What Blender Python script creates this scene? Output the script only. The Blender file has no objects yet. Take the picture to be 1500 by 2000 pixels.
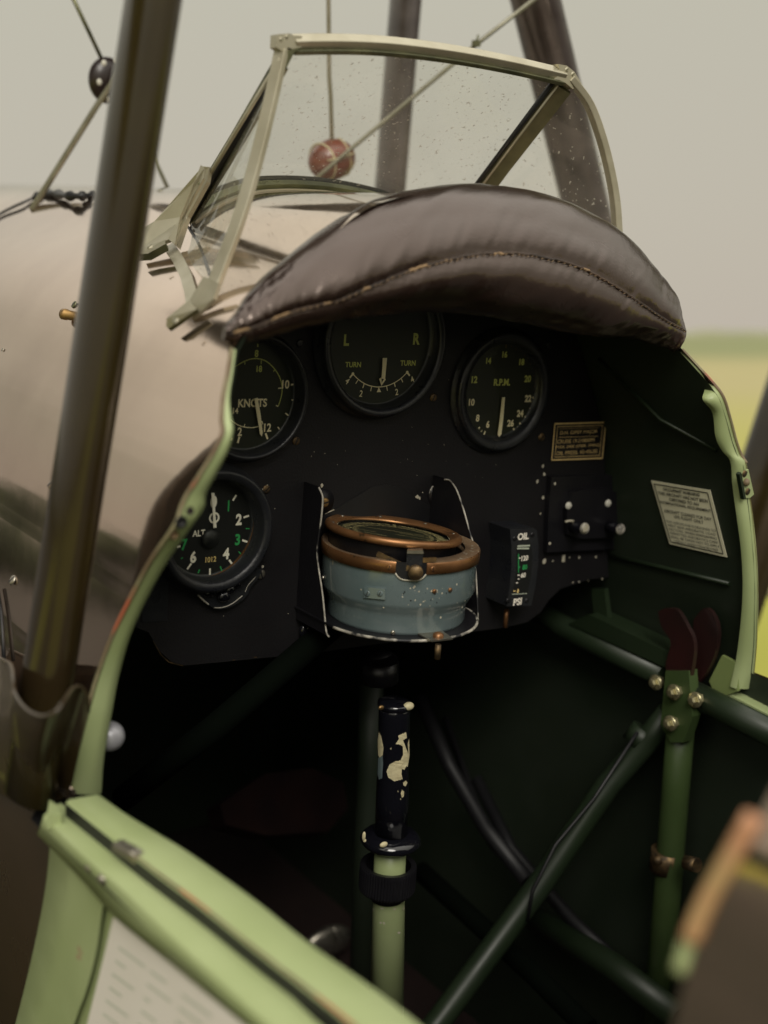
import bpy, math, random
from mathutils import Vector, Matrix, noise
random.seed(4)
sc = bpy.context.scene
# ------------------------------------------------------------------ camera, world, sun
F = 2400.0                      # focal length in pixels of a 1500 px wide picture
CAMH = 1.90
PITCH = math.atan(345 / F)
cam_d = bpy.data.cameras.new('camera'); cam = bpy.data.objects.new('camera', cam_d)
sc.collection.objects.link(cam); sc.camera = cam
cam.location = (0, 0, CAMH); cam.rotation_euler = (math.pi / 2 - PITCH, 0, 0)
cam_d.sensor_fit = 'HORIZONTAL'; cam_d.sensor_width = 24; cam_d.lens = F / 1500 * 24
cam_d.clip_start = 0.02; cam_d.clip_end = 6000
cam_d.dof.use_dof = True; cam_d.dof.focus_distance = 1.03; cam_d.dof.aperture_fstop = 2.7
cam_d.dof.aperture_blades = 9

SUN_EL, SUN_AZ = math.radians(38), math.radians(172)
w = bpy.data.worlds.new('World'); sc.world = w; w.use_nodes = True
nt = w.node_tree; nt.nodes.clear()
out = nt.nodes.new('ShaderNodeOutputWorld'); bg = nt.nodes.new('ShaderNodeBackground'); bg2 = nt.nodes.new('ShaderNodeBackground')
add = nt.nodes.new('ShaderNodeAddShader')
sky = nt.nodes.new('ShaderNodeTexSky'); sky.sky_type = 'NISHITA'; sky.sun_disc = False
sky.sun_elevation = SUN_EL; sky.sun_rotation = SUN_AZ; sky.dust_density = 5; sky.air_density = 1
tc = nt.nodes.new('ShaderNodeTexCoord'); sep = nt.nodes.new('ShaderNodeSeparateXYZ'); ramp = nt.nodes.new('ShaderNodeValToRGB')
nt.links.new(tc.outputs['Generated'], sep.inputs[0]); nt.links.new(sep.outputs['Z'], ramp.inputs[0])
cr = ramp.color_ramp
cr.elements[0].position = 0.0; cr.elements[0].color = (.485, .435, .365, 1)
cr.elements[1].position = 1.0; cr.elements[1].color = (1.75, 1.66, 1.50, 1)
e = cr.elements.new(.05); e.color = (.485, .442, .368, 1)
e = cr.elements.new(.28); e.color = (.490, .470, .382, 1)
e = cr.elements.new(.55); e.color = (1.05, 1.0, .87, 1)
nt.links.new(ramp.outputs[0], bg2.inputs[0]); bg2.inputs[1].default_value = 1.0
nt.links.new(sky.outputs[0], bg.inputs[0]); bg.inputs[1].default_value = 0.004
nt.links.new(bg.outputs[0], add.inputs[0]); nt.links.new(bg2.outputs[0], add.inputs[1]); nt.links.new(add.outputs[0], out.inputs[0])
sd = bpy.data.lights.new('sun', 'SUN'); sd.energy = 1.5; sd.angle = math.radians(26); sd.color = (1, .95, .86)
so = bpy.data.objects.new('sun', sd); sc.collection.objects.link(so)
sdir = Vector((math.sin(SUN_AZ) * math.cos(SUN_EL), math.cos(SUN_AZ) * math.cos(SUN_EL), math.sin(SUN_EL)))
so.rotation_euler = sdir.to_track_quat('Z', 'Y').to_euler(); so.location = (0, 0, 6)
sc.view_settings.view_transform = 'Standard'; sc.view_settings.look = 'None'
sc.view_settings.exposure = 0.07; sc.view_settings.gamma = 1.0
sc.render.film_transparent = False
try:
    sc.cycles.max_bounces = 10; sc.cycles.transparent_max_bounces = 16; sc.cycles.use_denoising = True
except Exception: pass

# ------------------------------------------------------------------ aircraft frame (x starboard, y nose, z up), metres
TH, AL, RO = map(math.radians, (35.9, 6.0, 0.75))
MR = (Matrix.Rotation(TH, 3, 'Z') @ Matrix.Rotation(AL, 3, 'X') @ Matrix.Rotation(RO, 3, 'Y'))
cp, sp = math.cos(PITCH), math.sin(PITCH)
def wray(px, py): return Vector(((px - 750) / F, cp + (1000 - py) / F * sp, -sp + (1000 - py) / F * cp))
ORI = wray(750, 850) * 1.05
CL = -(MR.transposed() @ ORI)                       # the eye in the aircraft frame
def ray(px, py): return MR.transposed() @ wray(px, py)
def on(px, py, ax, val, off=0):
    d = ray(px, py); t = (val - CL[ax]) / d[ax]; return CL + d * t
def dist(P): return (MR @ Vector(P) + ORI).dot(Vector((0, cp, -sp)))
def V(*a): return Vector(a)

# ------------------------------------------------------------------ materials
MATS = {}
def mat(name, col, rough=.5, metal=0.0, ior=1.5, tint=None, coat_ior=1.5, coat_r=.08, col2=None, nscale=8, bump=0.0, bscale=200, chips=None, cth=.7, cscale=40,
        coat=0, spec=.5, rvar=0.0, sheen=0, cdet=6, stretch=None, soft=.02):
    m = bpy.data.materials.new(name); m.use_nodes = True; n = m.node_tree; b = n.nodes['Principled BSDF']
    L = n.links.new
    def c4(c): return (c[0], c[1], c[2], 1)
    b.inputs['Base Color'].default_value = c4(col); b.inputs['Roughness'].default_value = rough
    b.inputs['Metallic'].default_value = metal; b.inputs['Specular IOR Level'].default_value = spec
    b.inputs['Coat Weight'].default_value = coat; b.inputs['Coat Roughness'].default_value = coat_r; b.inputs['Coat IOR'].default_value = coat_ior; b.inputs['IOR'].default_value = ior
    if tint: b.inputs['Specular Tint'].default_value = (*tint, 1)
    t = n.nodes.new('ShaderNodeTexCoord'); src = t.outputs['Object']
    if stretch:
        mp = n.nodes.new('ShaderNodeMapping'); mp.inputs['Scale'].default_value = stretch; L(src, mp.inputs[0]); src = mp.outputs[0]
    def nz(scale, det=4):
        q = n.nodes.new('ShaderNodeTexNoise'); q.inputs['Scale'].default_value = scale; q.inputs['Detail'].default_value = det
        L(src, q.inputs['Vector']); return q.outputs['Fac']
    colo = None
    if col2:
        mx = n.nodes.new('ShaderNodeMix'); mx.data_type = 'RGBA'
        rr = n.nodes.new('ShaderNodeValToRGB'); rr.color_ramp.elements[0].position = .35; rr.color_ramp.elements[1].position = .65
        L(nz(nscale), rr.inputs[0]); L(rr.outputs[0], mx.inputs['Factor'])
        mx.inputs['A'].default_value = c4(col); mx.inputs['B'].default_value = c4(col2); colo = mx.outputs['Result']
    if chips:
        mx = n.nodes.new('ShaderNodeMix'); mx.data_type = 'RGBA'
        rr = n.nodes.new('ShaderNodeValToRGB'); rr.color_ramp.elements[0].position = cth; rr.color_ramp.elements[1].position = cth + soft
        L(nz(cscale, cdet), rr.inputs[0]); L(rr.outputs[0], mx.inputs['Factor'])
        if colo: L(colo, mx.inputs['A'])
        else: mx.inputs['A'].default_value = c4(col)
        mx.inputs['B'].default_value = c4(chips); colo = mx.outputs['Result']
    if colo: L(colo, b.inputs['Base Color'])
    if rvar:
        mr = n.nodes.new('ShaderNodeMapRange'); L(nz(nscale * 2.3, 6), mr.inputs['Value'])
        mr.inputs['From Min'].default_value = .3; mr.inputs['From Max'].default_value = .7
        mr.inputs['To Min'].default_value = max(0, rough - rvar); mr.inputs['To Max'].default_value = rough + rvar; L(mr.outputs[0], b.inputs['Roughness'])
    if bump:
        bp = n.nodes.new('ShaderNodeBump'); bp.inputs['Strength'].default_value = bump; bp.inputs['Distance'].default_value = .0015
        L(nz(bscale, 5), bp.inputs['Height']); L(bp.outputs[0], b.inputs['Normal'])
    MATS[name] = m; return m
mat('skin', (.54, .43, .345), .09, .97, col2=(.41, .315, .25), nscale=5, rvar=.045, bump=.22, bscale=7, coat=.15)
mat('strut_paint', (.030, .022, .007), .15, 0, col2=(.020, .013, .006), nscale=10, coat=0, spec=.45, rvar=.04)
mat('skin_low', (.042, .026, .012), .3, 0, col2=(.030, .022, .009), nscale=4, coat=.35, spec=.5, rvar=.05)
mat('wing_fabric', (.030, .022, .014), .45, 0, col2=(.02, .022, .012), nscale=1.3)
mat('dusty_strut', (.085, .070, .066), .35, 0, col2=(.045, .034, .032), nscale=26, coat=.6, rvar=.1)
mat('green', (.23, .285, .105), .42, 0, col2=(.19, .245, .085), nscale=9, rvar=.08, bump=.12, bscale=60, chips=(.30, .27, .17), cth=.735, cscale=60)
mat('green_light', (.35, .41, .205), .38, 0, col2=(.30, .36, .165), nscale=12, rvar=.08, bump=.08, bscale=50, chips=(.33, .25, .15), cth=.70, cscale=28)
mat('green_tube', (.052, .082, .027), .36, 0, col2=(.042, .068, .022), nscale=14, rvar=.08, bump=.1, bscale=60)  # this and the next three greens: cockpit shade put into the paint colour
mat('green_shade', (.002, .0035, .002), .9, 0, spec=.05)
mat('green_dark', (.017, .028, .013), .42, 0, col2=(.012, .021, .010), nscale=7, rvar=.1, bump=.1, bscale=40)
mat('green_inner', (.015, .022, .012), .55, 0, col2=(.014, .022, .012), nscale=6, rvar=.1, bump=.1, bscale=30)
mat('edge_rust', (.13, .075, .045), .6, 0, col2=(.24, .22, .12), nscale=30, chips=(.42, .12, .06), cth=.56, cscale=16, soft=.06)
mat('panel', (.0058, .0052, .0062), .6, 0, col2=(.0075, .0068, .0078), nscale=10, bump=.25, bscale=500, chips=(.22, .21, .17), cth=.80, cscale=150, cdet=2, rvar=.06, spec=.35)
mat('black', (.007, .0066, .0085), .38, 0, col2=(.009, .0085, .0105), nscale=25, bump=.15, bscale=300, rvar=.08)
mat('black_gloss', (.006, .006, .009), .12, 0, coat=.6, rvar=.04, bump=.1, bscale=60)
mat('bezel', (.012, .013, .017), .33, 0, col2=(.02, .021, .022), nscale=30, bump=.2, bscale=350, rvar=.1)
mat('dial', (.0098, .0128, .0052), .55, 0, col2=(.0105, .0122, .0056), nscale=15)
mat('dial_black', (.006, .0068, .0072), .5, 0, col2=(.0075, .008, .008), nscale=20)
mat('lume', (.95, .84, .58), .6, 0, col2=(.92, .80, .54), nscale=80)
mat('lume_green_shaded', (.62, .64, .18), .6, 0, col2=(.55, .58, .16), nscale=60)  # dimmer, greener lume: the pad's shadow put into the upper markings
mat('gold_mark', (.75, .55, .24), .5, 0, col2=(.6, .43, .18), nscale=100)
mat('edge_red', (.50, .20, .12), .6, 0, col2=(.42, .34, .14), nscale=14)
mat('nickel', (.55, .50, .30), .3, .8, col2=(.4, .36, .2), nscale=80)
mat('white_mark', (.92, .87, .76), .55, 0, col2=(.85, .79, .68), nscale=90)
mat('green_mark', (.03, .32, .09), .6, 0)
mat('card_mark', (.50, .42, .20), .6, 0)
mat('yellow_mark', (.85, .63, .25), .6, 0)
mat('brass', (.42, .26, .10), .38, .85, col2=(.22, .14, .07), nscale=90, rvar=.12)
mat('brass_dull', (.20, .13, .06), .5, .7, col2=(.06, .045, .03), nscale=150, rvar=.12)
mat('copper', (.33, .16, .065), .33, .65, col2=(.21, .10, .042), nscale=30, rvar=.1, chips=(.10, .06, .03), cth=.66, cscale=60)
mat('dusty_copper', (.20, .13, .07), .75, .2, col2=(.13, .08, .045), nscale=60, chips=(.30, .26, .19), cth=.62, cscale=200)
mat('enamel', (.145, .185, .19), .24, 0, col2=(.11, .15, .155), nscale=22, rvar=.1, chips=(.36, .33, .24), cth=.70, cscale=70, coat=.7, bump=.1, bscale=80)
mat('steel', (.42, .39, .32), .35, .9, col2=(.3, .28, .24), nscale=60, rvar=.1)
mat('alloy', (.50, .47, .36), .42, .55, col2=(.40, .37, .27), nscale=28, rvar=.1, bump=.08, bscale=90)
mat('alloy_dark', (.17, .17, .09), .35, .55, col2=(.08, .085, .05), nscale=30, rvar=.1)
mat('heel_red', (.014, .005, .004), .8, 0, col2=(.008, .003, .003), nscale=25, spec=.2)
mat('rubber', (.008, .008, .009), .45, 0, rvar=.1)
mat('leather', (.017, .0095, .007), .22, 0, ior=1.85, tint=(1, .84, .76), col2=(.024, .014, .011), nscale=6, rvar=.08, bump=.16, bscale=420, chips=(.17, .10, .055), cth=.745, cscale=16, coat=0, spec=.5, soft=.05)
mat('stitch', (.33, .22, .12), .8, 0, col2=(.09, .055, .035), nscale=60)
mat('piping', (.06, .036, .022), .6, 0, col2=(.018, .012, .010), nscale=22, chips=(.28, .18, .09), cth=.60, cscale=45)
mat('edge_white', (.5, .47, .40), .5, 0, col2=(.28, .26, .22), nscale=200, chips=(.012, .012, .014), cth=.51, cscale=55, soft=.09, cdet=9)
mat('chip_white', (.52, .49, .40), .6, 0, col2=(.42, .38, .28), nscale=200)
mat('cream', (.62, .56, .35), .5, 0, col2=(.55, .48, .29), nscale=90)
mat('paper', (.74, .70, .64), .6, 0, col2=(.70, .66, .59), nscale=10)
mat('sticker', (.72, .69, .50), .45, 0, col2=(.66, .63, .46), nscale=25)
mat('ink', (.03, .03, .025), .6, 0); mat('ink_pale', (.46, .50, .40), .7, 0)
mat('maroon', (.032, .010, .009), .35, 0, col2=(.018, .009, .008), nscale=20, coat=.3)
mat('wood', (.20, .040, .018), .35, 0, col2=(.13, .032, .018), nscale=25, coat=.6, stretch=(1, 1, 5), chips=(.42, .36, .28), cth=.70, cscale=160)
mat('darkwood', (.014, .006, .005), .35, 0, coat=.2)
mat('wire', (.34, .31, .24), .4, .6, col2=(.26, .24, .17), nscale=40)
mat('rod', (.30, .29, .22), .4, .5, col2=(.22, .21, .15), nscale=40)
mat('seatbrown', (.022, .011, .009), .7, 0, col2=(.016, .008, .007), nscale=20)
mat('knob_grey', (.35, .35, .38), .35, .3)
mat('white_plastic', (.62, .60, .52), .4, 0)

def glass(name, dust, dustcol, speck=.66, sscale=220, refl=.04, pwr=5):
    m = bpy.data.materials.new(name); m.use_nodes = True; n = m.node_tree; n.nodes.clear(); L = n.links.new
    o = n.nodes.new('ShaderNodeOutputMaterial'); tr = n.nodes.new('ShaderNodeBsdfTransparent'); gl = n.nodes.new('ShaderNodeBsdfGlossy')
    gl.inputs['Roughness'].default_value = .04; tr.inputs[0].default_value = (.97, .985, .95, 1)
    fr = n.nodes.new('ShaderNodeLayerWeight'); fr.inputs['Blend'].default_value = .5
    pw = n.nodes.new('ShaderNodeMath'); pw.operation = 'POWER'; pw.inputs[1].default_value = pwr; L(fr.outputs['Facing'], pw.inputs[0])
    ma = n.nodes.new('ShaderNodeMath'); ma.operation = 'MULTIPLY_ADD'; ma.inputs[1].default_value = .8; ma.inputs[2].default_value = refl; L(pw.outputs[0], ma.inputs[0])
    mx = n.nodes.new('ShaderNodeMixShader'); L(ma.outputs[0], mx.inputs[0]); L(tr.outputs[0], mx.inputs[1]); L(gl.outputs[0], mx.inputs[2])
    df = n.nodes.new('ShaderNodeBsdfTranslucent'); df2 = n.nodes.new('ShaderNodeBsdfDiffuse'); dm = n.nodes.new('ShaderNodeMixShader')
    df.inputs[0].default_value = (*dustcol, 1); df2.inputs[0].default_value = (*dustcol, 1); dm.inputs[0].default_value = .8
    L(df.outputs[0], dm.inputs[1]); L(df2.outputs[0], dm.inputs[2])
    tc = n.nodes.new('ShaderNodeTexCoord')
    nz = n.nodes.new('ShaderNodeTexNoise'); nz.inputs['Scale'].default_value = sscale; nz.inputs['Detail'].default_value = 3; L(tc.outputs['Object'], nz.inputs['Vector'])
    nb = n.nodes.new('ShaderNodeTexNoise'); nb.inputs['Scale'].default_value = 14; nb.inputs['Detail'].default_value = 5; L(tc.outputs['Object'], nb.inputs['Vector'])
    r1 = n.nodes.new('ShaderNodeMapRange'); L(nz.outputs['Fac'], r1.inputs['Value']); r1.inputs['From Min'].default_value = speck; r1.inputs['From Max'].default_value = speck + .05
    r1.inputs['To Max'].default_value = .55
    r2 = n.nodes.new('ShaderNodeMapRange'); L(nb.outputs['Fac'], r2.inputs['Value']); r2.inputs['From Min'].default_value = .3; r2.inputs['From Max'].default_value = .75
    r2.inputs['To Min'].default_value = dust * .5; r2.inputs['To Max'].default_value = dust * 1.5
    ad = n.nodes.new('ShaderNodeMath'); ad.operation = 'ADD'; ad.use_clamp = True; L(r1.outputs[0], ad.inputs[0]); L(r2.outputs[0], ad.inputs[1])
    m2 = n.nodes.new('ShaderNodeMixShader'); L(ad.outputs[0], m2.inputs[0]); L(mx.outputs[0], m2.inputs[1]); L(dm.outputs[0], m2.inputs[2])
    L(m2.outputs[0], o.inputs[0]); MATS[name] = m
glass('screen_glass', .11, (.60, .57, .50), speck=.635, sscale=260); glass('dial_glass', .004, (.4, .42, .3), speck=.76, sscale=300, refl=.008); glass('compass_glass', .002, (.4, .42, .3), speck=.78, sscale=300, refl=.01, pwr=12)

# ------------------------------------------------------------------ mesh builder
COL = sc.collection
class MB:
    def __init__(s): s.v = []; s.f = []; s.m = []; s.sm = []
    def face(s, pts, mi=0, smooth=False):
        b = len(s.v); s.v += [tuple(p) for p in pts]; s.f.append(list(range(b, b + len(pts)))); s.m.append(mi); s.sm.append(smooth); return s
    def grid(s, rows, mi=0, close_u=False, close_v=False, smooth=True, caps=False):
        b = len(s.v); nr = len(rows); nc = len(rows[0])
        for r in rows: s.v += [tuple(p) for p in r]
        for i in range(nr if close_u else nr - 1):
            for j in range(nc if close_v else nc - 1):
                a = b + i * nc + j; a2 = b + i * nc + (j + 1) % nc; c = b + ((i + 1) % nr) * nc + (j + 1) % nc; d = b + ((i + 1) % nr) * nc + j
                s.f.append([a, a2, c, d]); s.m.append(mi); s.sm.append(smooth)
        if caps:
            s.f.append([b + j for j in range(nc)][::-1]); s.m.append(mi); s.sm.append(False)
            s.f.append([b + (nr - 1) * nc + j for j in range(nc)]); s.m.append(mi); s.sm.append(False)
        return s
    def tube(s, pts, r, mi=0, n=12, ell=None, up=None, caps=True, smooth=True, rot=0):
        """sweep; ell=(a,b): half widths along (side, up)"""
        pts = [Vector(p) for p in pts]; rows = []; k = len(pts); prev = None
        for i, p in enumerate(pts):
            t = (pts[min(i + 1, k - 1)] - pts[max(i - 1, 0)]).normalized()
            u = Vector(up) if up is not None else (prev if prev is not None else (Vector((0, 0, 1)) if abs(t.z) < .9 else Vector((0, 1, 0))))
            sd = t.cross(u).normalized(); u = sd.cross(t).normalized(); prev = u
            rr = r[i] if isinstance(r, (list, tuple)) else r
            a, b_ = ell if ell else (rr, rr)
            rows.append([p + sd * (a * math.cos(2 * math.pi * j / n + rot)) + u * (b_ * math.sin(2 * math.pi * j / n + rot)) for j in range(n)])
        return s.grid(rows, mi, close_v=True, caps=caps, smooth=smooth)
    def bar(s, pts, wd, ht, up, mi=0):
        """rectangular section sweep: wd along side, ht along up"""
        pts = [Vector(p) for p in pts]; k = len(pts); rows = []
        for i, p in enumerate(pts):
            t = (pts[min(i + 1, k - 1)] - pts[max(i - 1, 0)]).normalized(); u = Vector(up[i] if isinstance(up, list) else up)
            sd = t.cross(u).normalized(); u = sd.cross(t).normalized()
            rows.append([p + sd * x * wd / 2 + u * y * ht / 2 for x, y in ((-1, -1), (1, -1), (1, 1), (-1, 1))])
        return s.grid(rows, mi, close_v=True, caps=True, smooth=False)
    def lathe(s, c, ax, prof, mi=0, n=48, x0=None, smooth=True, a0=0, a1=2 * math.pi):
        ax = Vector(ax).normalized(); c = Vector(c)
        x0 = Vector(x0) if x0 is not None else (Vector((1, 0, 0)) if abs(ax.x) < .8 else Vector((0, 1, 0)))
        x0 = (x0 - ax * x0.dot(ax)).normalized(); y0 = ax.cross(x0)
        full = abs(a1 - a0 - 2 * math.pi) < 1e-6; m_ = n if full else n + 1
        rows = [[c + ax * h + (x0 * math.cos(a0 + (a1 - a0) * j / n) + y0 * math.sin(a0 + (a1 - a0) * j / n)) * r for j in range(m_)] for r, h in prof]
        return s.grid(rows, mi, close_v=full, smooth=smooth)
    def disc(s, c, ax, r, mi=0, n=48):
        ax = Vector(ax).normalized(); x0 = Vector((1, 0, 0)) if abs(ax.x) < .8 else Vector((0, 1, 0)); x0 = (x0 - ax * x0.dot(ax)).normalized(); y0 = ax.cross(x0)
        return s.face([Vector(c) + (x0 * math.cos(2 * math.pi * j / n) + y0 * math.sin(2 * math.pi * j / n)) * r for j in range(n)], mi)
    def prism(s, poly, ext, mi=0, mside=None):
        ext = Vector(ext); a = [Vector(p) for p in poly]; b = [p + ext for p in a]; k = len(a)
        s.face(a, mi); s.face(b[::-1], mi)
        for i in range(k): s.face([a[i], b[i], b[(i + 1) % k], a[(i + 1) % k]], mi if mside is None else mside)
        return s
    def box(s, c, x, y, z, mi=0):
        c, x, y, z = map(Vector, (c, x, y, z))
        return s.prism([c - x - y - z, c + x - y - z, c + x + y - z, c - x + y - z], z * 2, mi)
    def ball(s, c, r, mi=0, n=20, sc3=(1, 1, 1), rot=None):
        rows = []
        for i in range(n // 2 + 1):
            a = math.pi * i / (n // 2)
            row = []
            for j in range(n):
                q = Vector((math.sin(a) * math.cos(2 * math.pi * j / n) * sc3[0], math.sin(a) * math.sin(2 * math.pi * j / n) * sc3[1], math.cos(a) * sc3[2])) * r
                if rot: q = rot @ q
                row.append(Vector(c) + q)
            rows.append(row)
        return s.grid(rows, mi, close_v=True)
    def mesh(s, src, xf, mi=0):
        b = len(s.v); s.v += [tuple(xf @ v.co) for v in src.vertices]
        for p in src.polygons: s.f.append([b + i for i in p.vertices]); s.m.append(mi); s.sm.append(False)
        return s
    def build(s, name, mats, parent=None, label=None, merge=False, bevel=0, sub=0):
        me = bpy.data.meshes.new(name); me.from_pydata(s.v, [], s.f)
        if isinstance(mats, str): mats = [mats]
        for m_ in mats: me.materials.append(MATS[m_])
        me.polygons.foreach_set('material_index', s.m); me.polygons.foreach_set('use_smooth', s.sm)
        if merge:
            import bmesh
            bm = bmesh.new(); bm.from_mesh(me); bmesh.ops.remove_doubles(bm, verts=bm.verts, dist=1e-5); bmesh.ops.recalc_face_normals(bm, faces=bm.faces); bm.to_mesh(me); bm.free()
        me.update(); o = bpy.data.objects.new(name, me); COL.objects.link(o)
        if parent is not None: o.parent = parent
        if label: o['label'] = label
        if bevel:
            bv = o.modifiers.new('bevel', 'BEVEL'); bv.width = bevel; bv.segments = 2; bv.limit_method = 'ANGLE'; bv.angle_limit = math.radians(40)
        return o
def into(mb, parent, mats):
    """paint flecks belong to the surface they lie on: add them to that part's own mesh"""
    if isinstance(mats, str): mats = [mats]
    me = parent.data; v = [tuple(q.co) for q in me.vertices]; f = [list(p.vertices) for p in me.polygons]; mi = [p.material_index for p in me.polygons]; sm = [p.use_smooth for p in me.polygons]
    k, nm_ = len(v), len(me.materials); new = bpy.data.meshes.new(me.name)
    new.from_pydata(v + [tuple(q) for q in mb.v], [], f + [[i + k for i in q] for q in mb.f])
    for m_ in list(me.materials) + [MATS[q] for q in mats]: new.materials.append(m_)
    new.polygons.foreach_set('material_index', mi + [q + nm_ for q in mb.m]); new.polygons.foreach_set('use_smooth', sm + mb.sm); new.update()
    parent.data = new; new.name = parent.name
_tc = {}
def tmesh(txt, off=0.0, space=1.0):
    k = (txt, off, space)
    if k not in _tc:
        cu = bpy.data.curves.new('lettering', 'FONT'); cu.body = txt; cu.size = 1; cu.align_x = 'CENTER'; cu.align_y = 'CENTER'; cu.offset = off; cu.space_character = space
        cu.resolution_u = 4
        o = bpy.data.objects.new('lettering', cu); COL.objects.link(o); dg = bpy.context.evaluated_depsgraph_get()
        me = bpy.data.meshes.new_from_object(o.evaluated_get(dg)); bpy.data.objects.remove(o); bpy.data.curves.remove(cu)
        xs = [v.co.x for v in me.vertices]; ys = [v.co.y for v in me.vertices]
        cx, cy = (min(xs) + max(xs)) / 2, (min(ys) + max(ys)) / 2; hh = max(ys) - min(ys); ww = max(xs) - min(xs)
        for v in me.vertices: v.co.x = (v.co.x - cx) / hh; v.co.y = (v.co.y - cy) / hh
        _tc[k] = (me, ww / hh)
    return _tc[k]
def text(mb, txt, c, h, right, up, mi=0, sx=.8, off=0.01, width=None):
    """letters of height h centred at c in the plane (right, up)"""
    me, asp = tmesh(txt, off); right = Vector(right).normalized(); up = Vector(up).normalized(); nn = right.cross(up)
    if width: sx = width / (asp * h)
    X = Matrix.Translation(Vector(c)) @ Matrix(((right.x * h * sx, up.x * h, nn.x, 0), (right.y * h * sx, up.y * h, nn.y, 0), (right.z * h * sx, up.z * h, nn.z, 0), (0, 0, 0, 1)))
    mb.mesh(me, X, mi)
def lerp(a, b, t): return a + (b - a) * t
def resample(pts, n, closed=False):
    """Catmull-Rom through pts, n samples"""
    P = [Vector(p) for p in pts]; k = len(P); res = []
    for i in range(n):
        t = i / (n - 1) * (k - 1); a = min(int(t), k - 2); u = t - a
        p0, p1, p2, p3 = P[max(a - 1, 0)], P[a], P[a + 1], P[min(a + 2, k - 1)]
        res.append(.5 * ((2 * p1) + (p2 - p0) * u + (2 * p0 - 5 * p1 + 4 * p2 - p3) * u * u + (3 * p1 - p0 - 3 * p2 + p3) * u ** 3))
    return res
def zoomer(x0, y0, s): return lambda x, y: (x / s + x0, y / s + y0)
z3 = zoomer(420, 580, 3.261); z4 = zoomer(860, 600, 3.409); z5 = zoomer(250, 900, 3.75); z6 = zoomer(580, 900, 3.75); z7 = zoomer(940, 880, 2.679)
def seg(mb, p, q, wpx, yv, mi=0, taper=1):
    """a flat painted stroke between two picture points laid on the plane y = yv"""
    a, b = on(*p, 1, yv), on(*q, 1, yv); wd = wpx * dist(a) / F / 2; t = (b - a).normalized(); n = Vector((t.z, 0, -t.x))
    mb.face([a - n * wd, b - n * wd * taper, b + n * wd * taper, a + n * wd], mi)
def poly(mb, pts, yv, mi=0): mb.face([on(*p, 1, yv) for p in pts], mi)
def ptext(mb, txt, p, hpx, yv, mi=0, sx=.75, off=.015, rot=0):
    c = on(*p, 1, yv); h = hpx * dist(c) / F; off += .014; sx *= 1.2; a = math.radians(rot)
    text(mb, txt, c, h, (math.cos(a), 0, math.sin(a)), (-math.sin(a), 0, math.cos(a)), mi, sx, off)

# ------------------------------------------------------------------ the aircraft root
ROOT = bpy.data.objects.new('biplane', None); COL.objects.link(ROOT)
ROOT.matrix_world = Matrix.Translation(Vector((0, 0, CAMH)) + ORI) @ MR.to_4x4()
ROOT['label'] = 'vintage maroon biplane seen into its open green framed cockpit'; ROOT['category'] = 'biplane'
ROOT.empty_display_size = .1

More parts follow.
